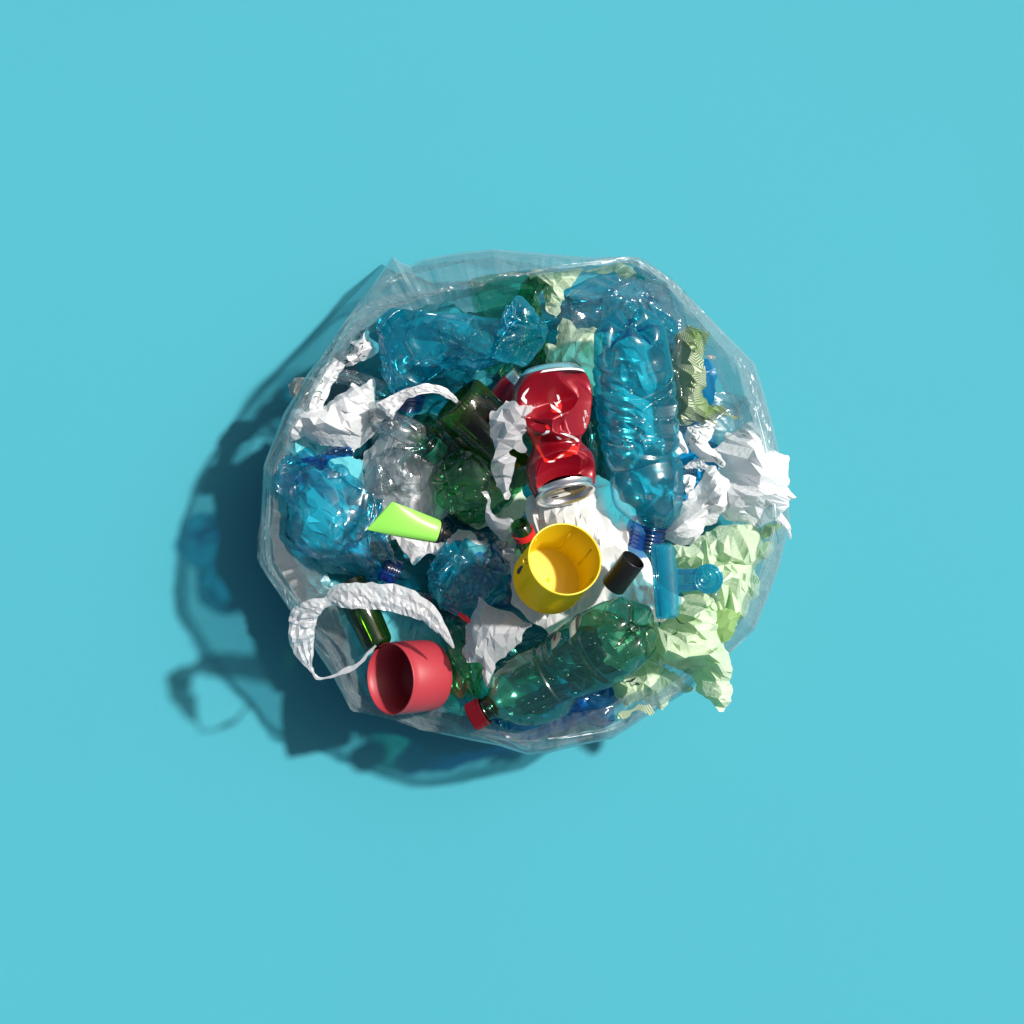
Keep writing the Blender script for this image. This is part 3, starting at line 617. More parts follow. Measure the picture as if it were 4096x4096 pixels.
bottle('crushed_bottle', 'small clear crushed bottle behind the white bag at the left rim', [(1330, 1520, .12), (1420, 1530, .125), (1530, 1580, .12)], [70, 80, 60], 'clear', 43, ncr=8, micro=.0012, group='clear crushed bottles')

# second can, mostly hidden
can2 = thing('drink_can', 'dark red drink can mostly hidden between the glass bottle and the crushed red can', 'can', W(1990, 1580, .10))
ax2 = nrm(W(1930, 1660, .080) - W(2050, 1500, .092)); o2 = W(2080, 1508, .092); r2 = pm(62)
lathe('body', o2, ax2, [(.006, r2 * .86), (.011, r2), (.09, r2), (.095, r2 * .9)], M['red'], can2)
lathe('base_dome', o2, ax2, [(.0, .0002), (-.001, r2 * .5), (-.003, r2 * .7), (.000, r2 * .76), (.006, r2 * .86)], M['alu'], can2)

# dark glass bottle in the centre
gb = thing('glass_bottle', 'thick dark green glass bottle with knurled base edge left of the red can', 'bottle', W(1960, 1700, .08))
a0, a1 = W(1826, 1600, .145), W(2130, 1895, .125); axg = nrm(a1 - a0); lg_ = np.linalg.norm(a1 - a0); rg = pm(122)
lathe('body', a0, axg, [(.006, rg * .98), (.012, rg), (lg_ * .8, rg), (lg_ * .95, rg * .85), (lg_, rg * .6)], M['glass'], gb, 80, reg='glass')
lathe('base', a0, axg, [(.004, .0005), (.004, rg * .5), (-.001, rg * .8), (-.001, rg * .88), (.002, rg * .96), (.006, rg * .98)], M['glass'], gb, 160, ribs=40, ribamp=.0004)
tg = target(['glass']); decal('glass_label', [[(1890, 1612), (1935, 1612), (1955, 1645), (1945, 1680), (1905, 1655)]], tg, film('worn_glass_label', (.3, .35, .2), haze=.5, hcol=(.30, .32, .24), f0=.04), gb)

# clear crumpled bottles, centre left
c1 = bottle('crushed_bottle', 'clear crushed bottle with dark green screw cap, right of the white bag', [(1490, 1690, .13), (1560, 1680, .15), (1650, 1730, .152), (1700, 1775, .146)], [95, 120, 105, 62], 'clear', 51, ncr=9, cdepth=.009, micro=.002, k=.6, neck=(46, 70), cap=(53, 58, 'greencap'), neckmat='teal', group='clear crushed bottles')
tc1 = target(['clear crushed bottle with dark green screw cap, right of the white bag'])
text('embossed_number', '09/', 1694, 1700, 82, 28, tc1, M['emboss'], c1); text('embossed_number', '1824', 1673, 1718, 82, 26, tc1, M['emboss'], c1)
bottle('crushed_bottle', 'clear crushed bottle with a wound mesh pattern above the green bottle base', [(1490, 1870, .13), (1590, 1850, .135), (1710, 1890, .13)], [90, 105, 95], 'clear', 52, ncr=8, cdepth=.008, k=.6, micro=.0018, rings=(.2, .3, .4, .5, .6, .7, .8), skew=.012, group='clear crushed bottles')
bottle('crushed_bottle', 'clear crushed bottle resting on the tip of the lime tube', [(1570, 2060, .135), (1550, 1980, .135), (1500, 1890, .13)], [90, 105, 85], 'clear', 53, ncr=8, cdepth=.008, k=.6, micro=.0014, group='clear crushed bottles')
sheet('clear_wrap', [(1470, 1830), (1560, 1760), (1660, 1790), (1700, 1860), (1760, 1900), (1740, 2030), (1660, 2060), (1530, 2050), (1490, 1960)], .115, 'white', dome=.02, seed=55, amp=(.006, .004, .002))
tag(bpy.data.objects['clear_wrap'], 'white bag glimpsed under the clear crushed bottles above the lime tube', 'plastic bag'); bpy.data.objects['clear_wrap'].name = 'white_bag'
sheet('white_bag', [(1560, 2120), (1680, 2150), (1780, 2180), (1830, 2110), (1900, 2130), (1960, 2180), (1900, 2240), (1720, 2230), (1650, 2260), (1600, 2200)], .12, 'white', dome=.02, seed=56, amp=(.005, .003, .001))
tag([o for o in bpy.data.objects if o.name.startswith('white_bag')][-1], 'smooth white bag scrap just below the lime tube', 'plastic bag')
_n = [0]
def named(name, *a, label='', cat='plastic bag', group=None, **kw):
    o = sheet(name, *a, **kw); return tag(o, label, cat, group)

named('pale_green_bag', [(2090, 1095), (2200, 1078), (2330, 1066), (2300, 1110), (2262, 1160), (2268, 1200), (2235, 1222), (2225, 1275), (2200, 1240), (2175, 1150)], .135, 'lime', dome=.015, seed=61, amp=(.006, .004, .001), wid=.02,
      label='pale green bag folded under the top rim above the green bottles', group='pale green bags', reg='lg1')
named('pale_green_bag', [(2245, 1255), (2300, 1312), (2375, 1303), (2420, 1340), (2400, 1420), (2420, 1580), (2330, 1560), (2190, 1500), (2188, 1370), (2225, 1385)], .13, 'lime', dome=.02, seed=62, amp=(.007, .004, .001), wid=.025,
      label='pale green bag with torn edge between the can and the upright blue bottle base', group='pale green bags', reg='lg2')
named('pale_green_bag', [(2335, 1070), (2480, 1052), (2535, 1065), (2585, 1115), (2565, 1125), (2500, 1110), (2400, 1085)], .125, 'lime', dome=.012, seed=63, wid=.015,
      label='narrow pale green bag strip pressed against the upper right rim', group='pale green bags')

named('turquoise_bag', [(1150, 1880), (1300, 1780), (1440, 1830), (1490, 2000), (1480, 2200), (1560, 2330), (1330, 2300), (1160, 2150)], .118, 'cyan', dome=.02, seed=64, res=.003, wid=.05, label='turquoise backing sheet added to brighten the pale blue crushed bottle at the left wall and block sun')  # backing added to brighten the bottle above and block sun to the ground
named('blue_bag', [(1950, 2840), (2150, 2920), (2350, 2885), (2530, 2780), (2500, 2690), (2200, 2740), (2000, 2760)], .095, 'bluebag', dome=.03, seed=65, label='bright blue bag low at the bottom rim under the whole green bottle')
named('dark_teal_filler', [(1180, 2250), (1300, 2180), (1500, 2300), (1560, 2420), (1420, 2440), (1330, 2560), (1240, 2440)], .098, 'darkteal', dome=.02, seed=75, label='dark teal filler sheet added to block sun around the glass bottle under the white strap')  # opaque filler added here to make the cast shadow solid
named('turquoise_bag', [(2380, 1330), (2500, 1300), (2640, 1330), (2690, 1500), (2680, 1800), (2700, 2000), (2560, 2080), (2420, 1950), (2400, 1650)], .105, 'cyan', dome=.03, seed=67, wid=.03, amp=(.010, .007, .002), label='turquoise backing sheet added to brighten the upright blue bottle from beneath')  # backing added under the bottle to lend it brighter cyan patches
named('white_bag', [(1450, 1820), (1530, 1690), (1700, 1740), (1800, 1880), (1790, 2050), (1700, 2150), (1480, 2170)], .112, 'whitet', dome=.02, seed=68, label='white bag low under the clear crushed bottles')
named('pale_green_bag', [(1780, 1850), (1900, 1800), (2080, 1850), (2110, 2000), (2060, 2120), (1900, 2120), (1790, 2020)], .108, 'lime', dome=.02, seed=69, label='pale green backing sheet added to brighten the crushed green bottle in the centre', group='pale green bags')  # pale sheet added to lighten the green bottle lying over it
named('pale_green_bag', [(2380, 2420), (2600, 2400), (2660, 2560), (2570, 2710), (2420, 2660)], .130, 'lime', dome=.02, seed=70, label='pale green backing sheet added to brighten the base of the whole green bottle', group='pale green bags')  # pale sheet added behind the bottle base to brighten it
named('dark_teal_filler', [(1800, 2620), (1960, 2680), (2200, 2840), (2330, 2860), (2120, 2930), (1900, 2860), (1830, 2760)], .105, 'darkteal', dome=.02, seed=76, label='dark teal filler sheet added to block sun between the red screw cap and the coral red cup')  # hidden opaque sheet added to close gaps in the cast shadow
named('dark_teal_filler', [(1420, 1330), (1560, 1240), (1800, 1200), (1900, 1300), (1850, 1550), (1600, 1700), (1430, 1560)], .105, 'darkteal', dome=.03, seed=66, label='dark teal filler sheet deep below the largest crushed blue bottle')  # filler sheet in the teal that stands for shade
# ------------------------------------------------------------------ middle layer: big crushed bottles
LA = 'largest crushed blue bottle, bent double with its star base near the top rim'
bA = bottle('crushed_bottle', LA, [(2062, 1190, .195), (2075, 1290, .178), (1985, 1365, .168), (1815, 1385, .160), (1680, 1430, .150), (1640, 1580, .135)], [105, 150, 185, 200, 170, 75], 'blue', 71, ncr=20, cdepth=.015, crng=.045, micro=.0020, msc=.018, k=.6,
            nth=150, nst=170, big=.0055, neck=(58, 60), group='crushed blue bottles')
tA = target([LA]); droplets(80, (1650, 1150, 2150, 1500), tA, bA, 1); droplets(60, (1950, 1250, 2180, 1480), tA, bA, 2)
LS = 'crushed pale blue bottle at the left wall with dark blue base folded at its top'
bS = bottle('crushed_bottle', LS, [(1270, 1850, .150), (1285, 1930, .155), (1270, 2040, .150), (1320, 2160, .140), (1420, 2225, .135), (1540, 2275, .13)], [165, 238, 250, 215, 165, 70], 'blue2', 72, ncr=12, cdepth=.013, micro=.0016, msc=.016, k=.6, nth=150, nst=170, big=.004,
            neck=(52, 66), group='crushed blue bottles', rings=(.25, .32, .42))
named('blue_base_scrap', [(1205, 1840), (1330, 1800), (1400, 1795), (1415, 1830), (1330, 1850), (1270, 1880), (1210, 1860)], .185, 'neck', dome=.012, wid=.012, seed=73, smooth=True, label='dark blue folded plastic fragment on top of the left blue bottle', cat='plastic scrap')
LT = 'crushed green bottle with clear lobed base, below the dark glass bottle'
bT = bottle('crushed_bottle', LT, [(1770, 1950, .150), (1860, 1950, .150), (1990, 1960, .140), (2080, 2050, .125)], [140, 165, 165, 110], 'green', 74, ncr=10, cdepth=.010, micro=.0014, k=.6, nth=130, nst=130, big=.003, group='crushed green bottles')
LU = 'crushed blue bottle between the lime tube and the yellow cup'
bU = bottle('crushed_bottle', LU, [(1700, 2260, .150), (1770, 2290, .150), (1880, 2310, .145), (1960, 2260, .13)], [135, 160, 165, 130], 'blue', 75, ncr=15, cdepth=.013, micro=.002, k=.6, nth=130, nst=130, big=.003, group='crushed blue bottles')
droplets(25, (1900, 1800, 2050, 2000), target([LT]), bT, 4)

# clear wrap sheet upper right
named('clear_wrap', [(2215, 1215), (2330, 1130), (2480, 1075), (2650, 1130), (2735, 1230), (2765, 1330), (2760, 1480), (2730, 1690), (2690, 1560), (2640, 1330), (2400, 1300), (2235, 1400)], .155, 'wrap', dome=.03, seed=81, amp=(.008, .005, .0015), sc=.04,
      smooth=True, label='crinkled clear plastic wrap stretched over the blue bottles at the upper right', cat='plastic wrap', pinches=[(2520, 1180, .05, .006, 17), (2700, 1350, .04, .005, 13)])

named('striped_bag', [(2763, 1296), (2814, 1309), (2838, 1327), (2817, 1381), (2828, 1425), (2832, 1526), (2810, 1562), (2861, 1620), (2890, 1620), (2915, 1653), (2872, 1675), (2857, 1703), (2825, 1685), (2745, 1689), (2705, 1682), (2687, 1526), (2700, 1400), (2720, 1327)], .15,
      'stripe', dome=.03, seed=82, amp=(.008, .005, .0018), sc=.03, label='green and white striped bag between the upright blue bottle and the right wall', reg='striped', wid=.025)
ribbon('paper_scrap', [(2905, 1655, .15, 14), (2935, 1668, .152, 12), (2958, 1668, .155, 4)], 'stripe', 3, dome=.002, pamp=0, amp=.0006); tag(bpy.data.objects['paper_scrap'], 'thin curled tail at the foot of the striped bag', 'scrap')

# white bag, left
LQ = 'white plastic bag crumpled against the left rim with a long twisted strap'
wq = thing('white_bag', LQ, 'plastic bag', W(1330, 1680, .11))
sheet('bag_body', [(1121, 1728), (1156, 1768), (1210, 1745), (1275, 1776), (1330, 1790), (1399, 1792), (1471, 1754), (1543, 1665), (1600, 1610), (1543, 1600), (1486, 1605), (1492, 1500), (1424, 1540), (1395, 1520), (1330, 1600), (1275, 1640), (1232, 1620), (1210, 1594), (1167, 1634)],
      .150, 'white', dome=.045, seed=91, amp=(.010, .006, .002), sc=.03, wid=.035, parent=wq, reg='wq', pinches=[(1500, 1640, .03, .003, 9)], lateral=.006)
ribbon('strap', [(1540, 1645, .165, 90), (1600, 1590, .17, 50), (1660, 1562, .175, 40), (1720, 1555, .175, 34), (1775, 1568, .172, 34), (1812, 1592, .165, 22), (1828, 1612, .16, 8)], 'white', 92, dome=.004, pleats=4, amp=.004, sc=.012, parent=wq)
LQ2 = 'white bag with dark green print, stuffed under the upper left rim'
wq2 = thing('white_bag', LQ2, 'plastic bag', W(1400, 1450, .10))
sheet('bag_body', [(1395, 1370), (1450, 1305), (1475, 1320), (1495, 1370), (1510, 1405), (1470, 1425), (1445, 1440), (1420, 1475), (1385, 1470), (1350, 1455), (1372, 1410)], .145, 'white', dome=.035, seed=93, amp=(.008, .006, .002), sc=.02, wid=.02, parent=wq2, reg='wq2', pinches=[(1400, 1440, .02, .005, 11)])
ribbon('strap', [(1350, 1440, .14, 70), (1300, 1520, .14, 70), (1265, 1600, .14, 70), (1240, 1680, .135, 60)], 'white', 94, dome=.006, pleats=5, amp=.006, sc=.016, parent=wq2, reg='wq2')
tq = target(['wq2']); squiggles('dark_print', 26, (1370, 1310, 1480, 1480), tq, M['inkdark'], wq2, 1, ln=(22, 50), wd=4, ang=-50); squiggles('dark_print', 14, (1250, 1450, 1340, 1680), tq, M['inkgreen'], wq2, 2, ln=(22, 50), wd=4)
named('beige_tissue', [(1140, 1532), (1165, 1510), (1215, 1503), (1280, 1510), (1260, 1600), (1175, 1622), (1150, 1602), (1142, 1560)], .11, 'beige', dome=.03, wid=.015, seed=95, label='crumpled beige tissue sticking out behind the left rim', cat='tissue', amp=(.003, .002, .001))

# white bag, centre
LY = 'creamy white bag in the middle, lying beneath the yellow cup and the black cap'
wy = thing('white_bag', LY, 'plastic bag', W(2350, 2250, .10))
sheet('bag_body', [(2125, 2080), (2110, 2000), (2200, 1900), (2400, 1900), (2490, 1990), (2560, 2060), (2588, 2130), (2590, 2200), (2610, 2260), (2640, 2330), (2680, 2380), (2740, 2400), (2735, 2440), (2660, 2490), (2580, 2490), (2480, 2480), (2350, 2500), (2190, 2545), (2130, 2500), (2060, 2430), (2030, 2340), (2040, 2240), (2090, 2200)],
      .172, 'cream', dome=.03, seed=101, amp=(.008, .006, .0015), sc=.04, wid=.05, parent=wy, pinches=[(2200, 2060, .05, .004, 13), (2480, 2180, .06, .004, 9)])

# torn sheer bags near the can
LI = 'sheer white torn bag draped beside the crushed red can'
named('torn_bag', [(2009, 1624), (2020, 1595), (2082, 1602), (2107, 1620), (2158, 1612), (2129, 1653), (2118, 1685), (2104, 1729), (2082, 1745), (2096, 1801), (2067, 1798), (2045, 1785), (2040, 1812), (2067, 1834), (2067, 1885), (2040, 1946), (2031, 1999), (2002, 1972), (1973, 1950), (1971, 1885), (1984, 1838), (1962, 1758), (1950, 1718), (1970, 1649)],
      .222, 'whitet', dome=.014, seed=111, amp=(.007, .005, .002), sc=.018, wid=.015, res=.0015, label=LI, pinches=[(2090, 1640, .03, .003, 7)], tilt=(.1, .02))
LD = 'jagged white plastic scrap between the green crushed bottle and the yellow cup'
named('torn_bag', [(1930, 1972), (1948, 1972), (1962, 2015), (1970, 2055), (2028, 2077), (2053, 2102), (2068, 2149), (2070, 2190), (2059, 2239), (2005, 2236), (2010, 2200), (2030, 2174), (1958, 2116), (1936, 2058), (1945, 2010)], .18, 'whitet', dome=.02, seed=112, amp=(.005, .003, .0015), sc=.018, wid=.015, label=LD, jag=.002)
LX = 'sheer crumpled white scrap hanging above the red cap of the green bottle'
named('torn_bag', [(1915, 2392), (1948, 2422), (1995, 2433), (2050, 2460), (2128, 2499), (2090, 2575), (1981, 2658), (1960, 2745), (1941, 2745), (1934, 2683), (1872, 2651), (1854, 2600), (1876, 2495), (1880, 2462)], .175, 'whitet', dome=.025, seed=113, amp=(.006, .004, .0018), sc=.022, wid=.025, label=LX,
      pinches=[(1920, 2440, .03, .003, 7)], jag=.0018)
ribbon('red_strip', [(1836, 2452, .165, 16), (1858, 2470, .168, 18), (1880, 2492, .168, 8)], 'redstrip', 2, dome=.001, pamp=0, amp=.0003); tag(bpy.data.objects['red_strip'], 'short glossy red strip poking out left of the sheer scrap', 'strip')

# white bags, right
LZ = 'big bright white bag ballooning over the right wall of the refuse bag'
wz = thing('white_bag', LZ, 'plastic bag', W(3020, 1900, .10))
sheet('bag_body', [(2948, 1725), (2985, 1687), (3046, 1682), (3093, 1723), (3096, 1763), (3120, 1803), (3162, 1832), (3179, 1912), (3166, 1941), (3200, 1986), (3166, 2031), (3115, 2075), (3072, 2107), (2985, 2104), (2912, 2049), (2880, 2000), (2870, 1950), (2898, 1900), (2880, 1830), (2850, 1810), (2898, 1781)],
      .165, 'white', dome=.065, seed=121, amp=(.011, .009, .0022), sc=.035, wid=.05, parent=wz, reg='wz', pinches=[(2920, 1930, .05, .003, 9)], lateral=.006)
ribbon('strap', [(3110, 2065, .16, 40), (3140, 2095, .155, 26), (3158, 2125, .15, 16), (3162, 2155, .145, 6)], 'white', 122, dome=.004, parent=wz)
squiggles('print', 4, (2970, 1725, 3000, 1745), target(['wz']), M['inkgreen'], wz, 5, ln=(20, 30), wd=3)
LZ2 = 'crinkled sheer white bag right of the upright bottle, above the turquoise clip'
named('white_bag', [(2822, 1857), (2869, 1854), (2898, 1900), (2935, 1960), (2930, 2017), (2885, 2050), (2880, 2089), (2814, 2133), (2767, 2172), (2713, 2176), (2639, 2151), (2670, 2082), (2713, 2006), (2767, 1980), (2790, 1926)], .175, 'white', dome=.04, seed=123, amp=(.010, .008, .002), sc=.028, wid=.035, label=LZ2,
      pinches=[(2740, 2120, .035, .004, 9)])
LZ3 = 'twisted white strip with green line print left of the big white bag'
wz3 = thing('white_strip', LZ3, 'plastic strip', W(2800, 1780, .12))
sheet('strip_body', [(2755, 1705), (2785, 1688), (2850, 1690), (2862, 1722), (2832, 1762), (2850, 1800), (2895, 1808), (2903, 1848), (2890, 1868), (2820, 1848), (2768, 1805), (2748, 1750)], .165, 'white', dome=.02, wid=.015, amp=(.006, .005, .0018), sc=.018, seed=124, res=.0015, parent=wz3, reg='wz3')
squiggles('green_print', 26, (2750, 1700, 2890, 1860), target(['wz3']), M['inkgreen'], wz3, 7, ln=(22, 60), wd=4, ang=35)
named('white_scrap', [(2702, 1700), (2715, 1720), (2740, 1780), (2750, 1812), (2700, 1818), (2690, 1800), (2715, 1770), (2705, 1730)], .17, 'white', dome=.008, wid=.01, seed=125, label='narrow white scrap beside the middle of the upright blue bottle', cat='scrap')
named('white_scrap', [(2740, 1910), (2790, 1915), (2785, 1980), (2760, 1985), (2748, 1950)], .16, 'white', dome=.008, wid=.01, seed=126, label='little white scrap with a green mark over the blue bag lettering', cat='scrap', reg='ws2')
squiggles('green_print', 3, (2755, 1925, 2765, 1960), target(['ws2']), M['inkgreen'], bpy.data.objects['white_scrap.001'], 8, ln=(22, 40), wd=5)
ribbon('white_strip', [(2740, 1872, .15, 14), (2770, 1860, .152, 34), (2820, 1850, .155, 60)], 'white', 127, dome=.004); tag([o for o in bpy.data.objects if o.name.startswith('white_strip')][-1], 'tapering white strip reaching over the blue bag lettering', 'plastic strip')

# pale green bags, right
LG = 'pale green bag'
g1 = thing('pale_green_bag', 'bright pale green bag spreading behind the turquoise clip up to the right wall', 'plastic bag', W(2900, 2280, .09), 'pale green bags')
sheet('bag_body', [(2680, 2175), (2752, 2187), (2835, 2120), (2960, 2100), (3062, 2104), (3058, 2166), (3096, 2160), (3108, 2191), (3100, 2224), (3021, 2282), (3054, 2340), (3045, 2380), (3013, 2431), (2971, 2489), (2900, 2560), (2814, 2497), (2752, 2400), (2706, 2300)], .150, 'lime', dome=.045, seed=131,
      amp=(.014, .012, .003), sc=.034, wid=.04, parent=g1, reg='g1', lateral=.007, pinches=[(2860, 2380, .04, .006, 11), (3000, 2250, .05, .005, 9)])
t1 = target(['g1']); text('printed_word', 'rischi', 3035, 2330, 195, 30, t1, M['inkleaf'], g1); text('printed_word', 'dai', 3020, 2312, 195, 26, t1, M['inkleaf'], g1)
named('green_lined_bag', [(2830, 2480), (2900, 2430), (2970, 2440), (2960, 2500), (2893, 2580), (2860, 2560)], .165, 'limeg', dome=.015, wid=.02, seed=132, amp=(.006, .004, .001), label='dark green fold of bag along the lower right wall', cat='plastic bag')
g2 = thing('pale_green_bag', 'pale green bag bulging out over the lower right rim, torn tip hanging down', 'plastic bag', W(2800, 2620, .09), 'pale green bags')
sheet('bag_body', [(2640, 2510), (2700, 2450), (2752, 2400), (2847, 2360), (2876, 2420), (2876, 2480), (2880, 2539), (2913, 2601), (2924, 2671), (2916, 2754), (2926, 2820), (2905, 2862), (2870, 2865), (2850, 2820), (2805, 2790), (2772, 2775), (2790, 2755), (2730, 2690), (2680, 2650), (2610, 2690), (2590, 2640), (2620, 2570)], .170, 'lime', dome=.05,
      seed=133, amp=(.013, .012, .003), sc=.034, wid=.035, parent=g2, reg='g2', lateral=.007, pinches=[(2860, 2720, .04, .005, 11), (2700, 2520, .04, .006, 13)])
t2 = target(['g2'])
for ch, (x, y) in zip('RT', [(2717, 2695), (2745, 2687)]): text('printed_letter', ch, x, y, -12, 20, t2, M['inkleaf'], g2)
squiggles('green_print', 8, (2660, 2400, 2860, 2640), t2, M['inkleaf'], g2, 9, ln=(40, 80), wd=7, ang=20)
g3 = named('pale_green_bag', [(2450, 2755), (2500, 2700), (2590, 2660), (2700, 2680), (2775, 2762), (2690, 2800), (2660, 2845), (2620, 2838), (2560, 2820), (2500, 2840), (2480, 2800)], .135, 'lime', dome=.03, seed=134, amp=(.008, .005, .0015), sc=.03, wid=.03,
           label='shaded pale green bag under the green bottle at the lower rim', group='pale green bags', reg='g3')
squiggles('green_print', 5, (2490, 2700, 2560, 2740), target(['g3']), M['inkdark'], g3, 11, ln=(30, 50), wd=8)
named('green_scrap', [(2478, 2868), (2480, 2845), (2520, 2832), (2550, 2818), (2600, 2825), (2605, 2850), (2560, 2852), (2520, 2848), (2490, 2872)], .165, 'stripe', dome=.01, wid=.01, seed=135, label='small green and white folded scrap lying on the lower rim', cat='scrap')
named('green_scrap', [(2608, 2112), (2625, 2125), (2645, 2150), (2650, 2180), (2620, 2185), (2608, 2150)], .17, 'lime', dome=.01, wid=.01, seed=136, label='small pale green tip above the top of the turquoise clip', cat='scrap')
named('green_scrap', [(2855, 2360), (2880, 2380), (2875, 2410), (2860, 2405), (2845, 2385)], .195, 'clear', dome=.01, wid=.01, seed=137, smooth=True, label='tiny clear crinkled scrap below the ring of the turquoise clip', cat='scrap')
named('dark_green_flap', [(3060, 2100), (3120, 2075), (3125, 2110), (3085, 2125), (3070, 2150), (3055, 2140)], .14, 'limeg', dome=.008, wid=.01, seed=138, label='dark green flap below the big white bag at the right wall', cat='scrap')

# ------------------------------------------------------------------ top layer
# upright blue bottle
LB = 'whole blue bottle with spiral rings, base up, in the right half of the bag'
bB = bottle('plastic_bottle', LB, [(2522, 1345, .206), (2530, 1450, .194), (2548, 1650, .182), (2565, 1800, .176), (2575, 1840, .174), (2590, 1910, .172), (2600, 1990, .170), (2604, 2040, .169), (2603, 2078, .168), (2600, 2095, .167)],
            [150, 158, 164, 152, 138, 152, 150, 128, 92, 66], 'bluewhole', 140.8, ncr=4, cdepth=.005, crng=.03, micro=.0003, star='neck', rings=(.20, .30, .40, .50, .60), ringamp=.0016, skew=.009, nth=170, nst=190, neck=(66, 105), group=None, k=.6, petals=1.25)
tB = target([LB]); droplets(90, (2420, 1350, 2680, 1950), tB, bB, 11); droplets(14, (2450, 1500, 2650, 1900), tB, bB, 12, .0012, .0018)
text('embossed_mark', '05 021', 2570, 1985, 188, 26, tB, M['emboss'], bB)

# crushed red can
LC = 'crushed red drink can with pinched waist and worn white print'
can = thing('drink_can', LC, 'can', W(2210, 1750, .15))
path = [(2205, 1500, .208), (2210, 1540, .209), (2212, 1620, .208), (2222, 1690, .206), (2226, 1765, .202), (2236, 1840, .203), (2246, 1905, .205), (2259, 1966, .209)]
rad = [132, 156, 160, 142, 99, 136, 138, 130]
P = np.array([[*W(a, b, c), pm(r, c)] for (a, b, c), r in zip(path, rad)]); Q, Ln = spline(P, 130); C, R = Q[:, :3], Q[:, 3]
T_, sd, up = frames(C); nth = 150; thc = -math.pi / 2 + np.arange(nth) / nth * 2 * math.pi
s = np.linspace(0, 1, 130)
R = np.where(s > .84, R * (1 - .06 * np.clip((s - .9) / .1, 0, 1)), R)
Vc = C[:, None] + R[:, None, None] * (np.cos(thc)[None, :, None] * sd[:, None] + (1 - .22 * np.exp(-((s - .55) / .15) ** 2))[:, None, None] * np.sin(thc)[None, :, None] * up[:, None])
Vf = Vc.reshape(-1, 3)
def fold(V, at, nd, depth, rng, k):
    p = W(*at); nd = nrm(np.array(nd, float)); dist = np.linalg.norm(V - p, axis=1); w_ = np.clip((rng * 1.4 - dist) / (rng * .4), 0, 1)
    e = np.maximum(0, V @ nd - (nd @ p - depth)) * w_; return V - (1 + k) * e[:, None] * nd
Vf = fold(Vf, (2200, 1790, .237), (.10, -.25, 1), .009, .034, .55)
Vf = fold(Vf, (2250, 1700, .240), (-.1, .5, 1), .005, .034, .4)
Vf = fold(Vf, (2330, 1600, .226), (.9, -.1, .8), .006, .03, .6)
Vf = fold(Vf, (2180, 1790, .232), (-.35, -.1, 1), .005, .022, .7)
Vf = fold(Vf, (2290, 1800, .230), (.45, .1, 1), .005, .022, .7)
Vf = fold(Vf, (2330, 1650, .228), (.8, .3, .8), .005, .03, .5)
Vf = fold(Vf, (2300, 1820, .232), (.6, -.5, .9), .004, .024, .5)
Vf = fold(Vf, (2130, 1870, .226), (-.9, -.1, .7), .004, .026, .5)
Vc = Vf.reshape(Vc.shape)
uu_, vv_ = np.meshgrid(s * Ln, thc * .033, indexing='ij'); rd = Vc - C[:, None]; rd /= np.linalg.norm(rd, axis=2)[..., None] + 1e-9
Vc = Vc + rd * (.0013 * facet(uu_ / .022, vv_ / .022, 77) * np.sin(np.clip(s, 0, 1) * math.pi)[:, None])[..., None]
mesh('body', Vc.reshape(-1, 3), gridF(130, nth, True), M['red'], can, True, 'can')
tipr = R[0]; ax0 = -T_[0]
lathe('base_dome', C[0], ax0, [(-.0005, tipr * 1.004), (.0012, tipr * .97), (.0035, tipr * .87), (.0055, tipr * .80), (.005, tipr * .74), (.003, tipr * .5), (.001, .0003)], M['alu'], can, 96)
lathe('seam', C[0], ax0, [(-.0022, tipr * 1.012), (-.0006, tipr * 1.009)], M['paintwhite'], can, 96)
eR = R[-1]; axl = nrm(np.array([.22, -.92, .29])); oL = C[-1]
lathe('lid_rim', oL, axl, [(-.003, eR * 1.0), (.0005, eR * .97), (.001, eR * 1.0), (.0028, eR * 1.015), (.004, eR * .995), (.004, eR * .95), (.001, eR * .92), (-.002, eR * .89), (-.003, eR * .86)], M['alu'], can, 96)
lathe('lid', oL, axl, [(-.003, eR * .865), (-.0015, eR * .84), (-.0015, .0003)], M['gold'], can, 96)
la = nrm(np.cross(axl, (0, 0, 1))); lb = np.cross(la, axl)
def lidpt(u, v, h): return oL + axl * h + la * (u * eR) + lb * (v * eR)
ang = np.linspace(0, 2 * math.pi, 28, endpoint=False)
su = 1 if la[0] > 0 else -1
ov = [lidpt(su * (.34 + .36 * math.cos(a)), .05 + .30 * math.sin(a), -.0010) for a in ang]; mesh('opening', np.array(ov), [list(range(28))], M['dark'], can, False)
tabo = []; F = []
for h_ in (.0012, .0024):
    for a in ang: tabo.append(lidpt(su * (-.22 + .40 * math.cos(a)), -.02 + .17 * math.sin(a) * (1 + .3 * math.cos(a)), h_))
F = [list(range(28, 56)), list(range(27, -1, -1))] + [[i, (i + 1) % 28, 28 + (i + 1) % 28, 28 + i] for i in range(28)]
mesh('pull_tab', np.array(tabo), F, M['alu'], can, False)
th2 = [lidpt(su * (-.36 + .13 * math.cos(a)), -.02 + .08 * math.sin(a), .0026) for a in ang]; mesh('finger_hole', np.array(th2), [list(range(28))], M['dark'], can, False)
tC = target(['can'])
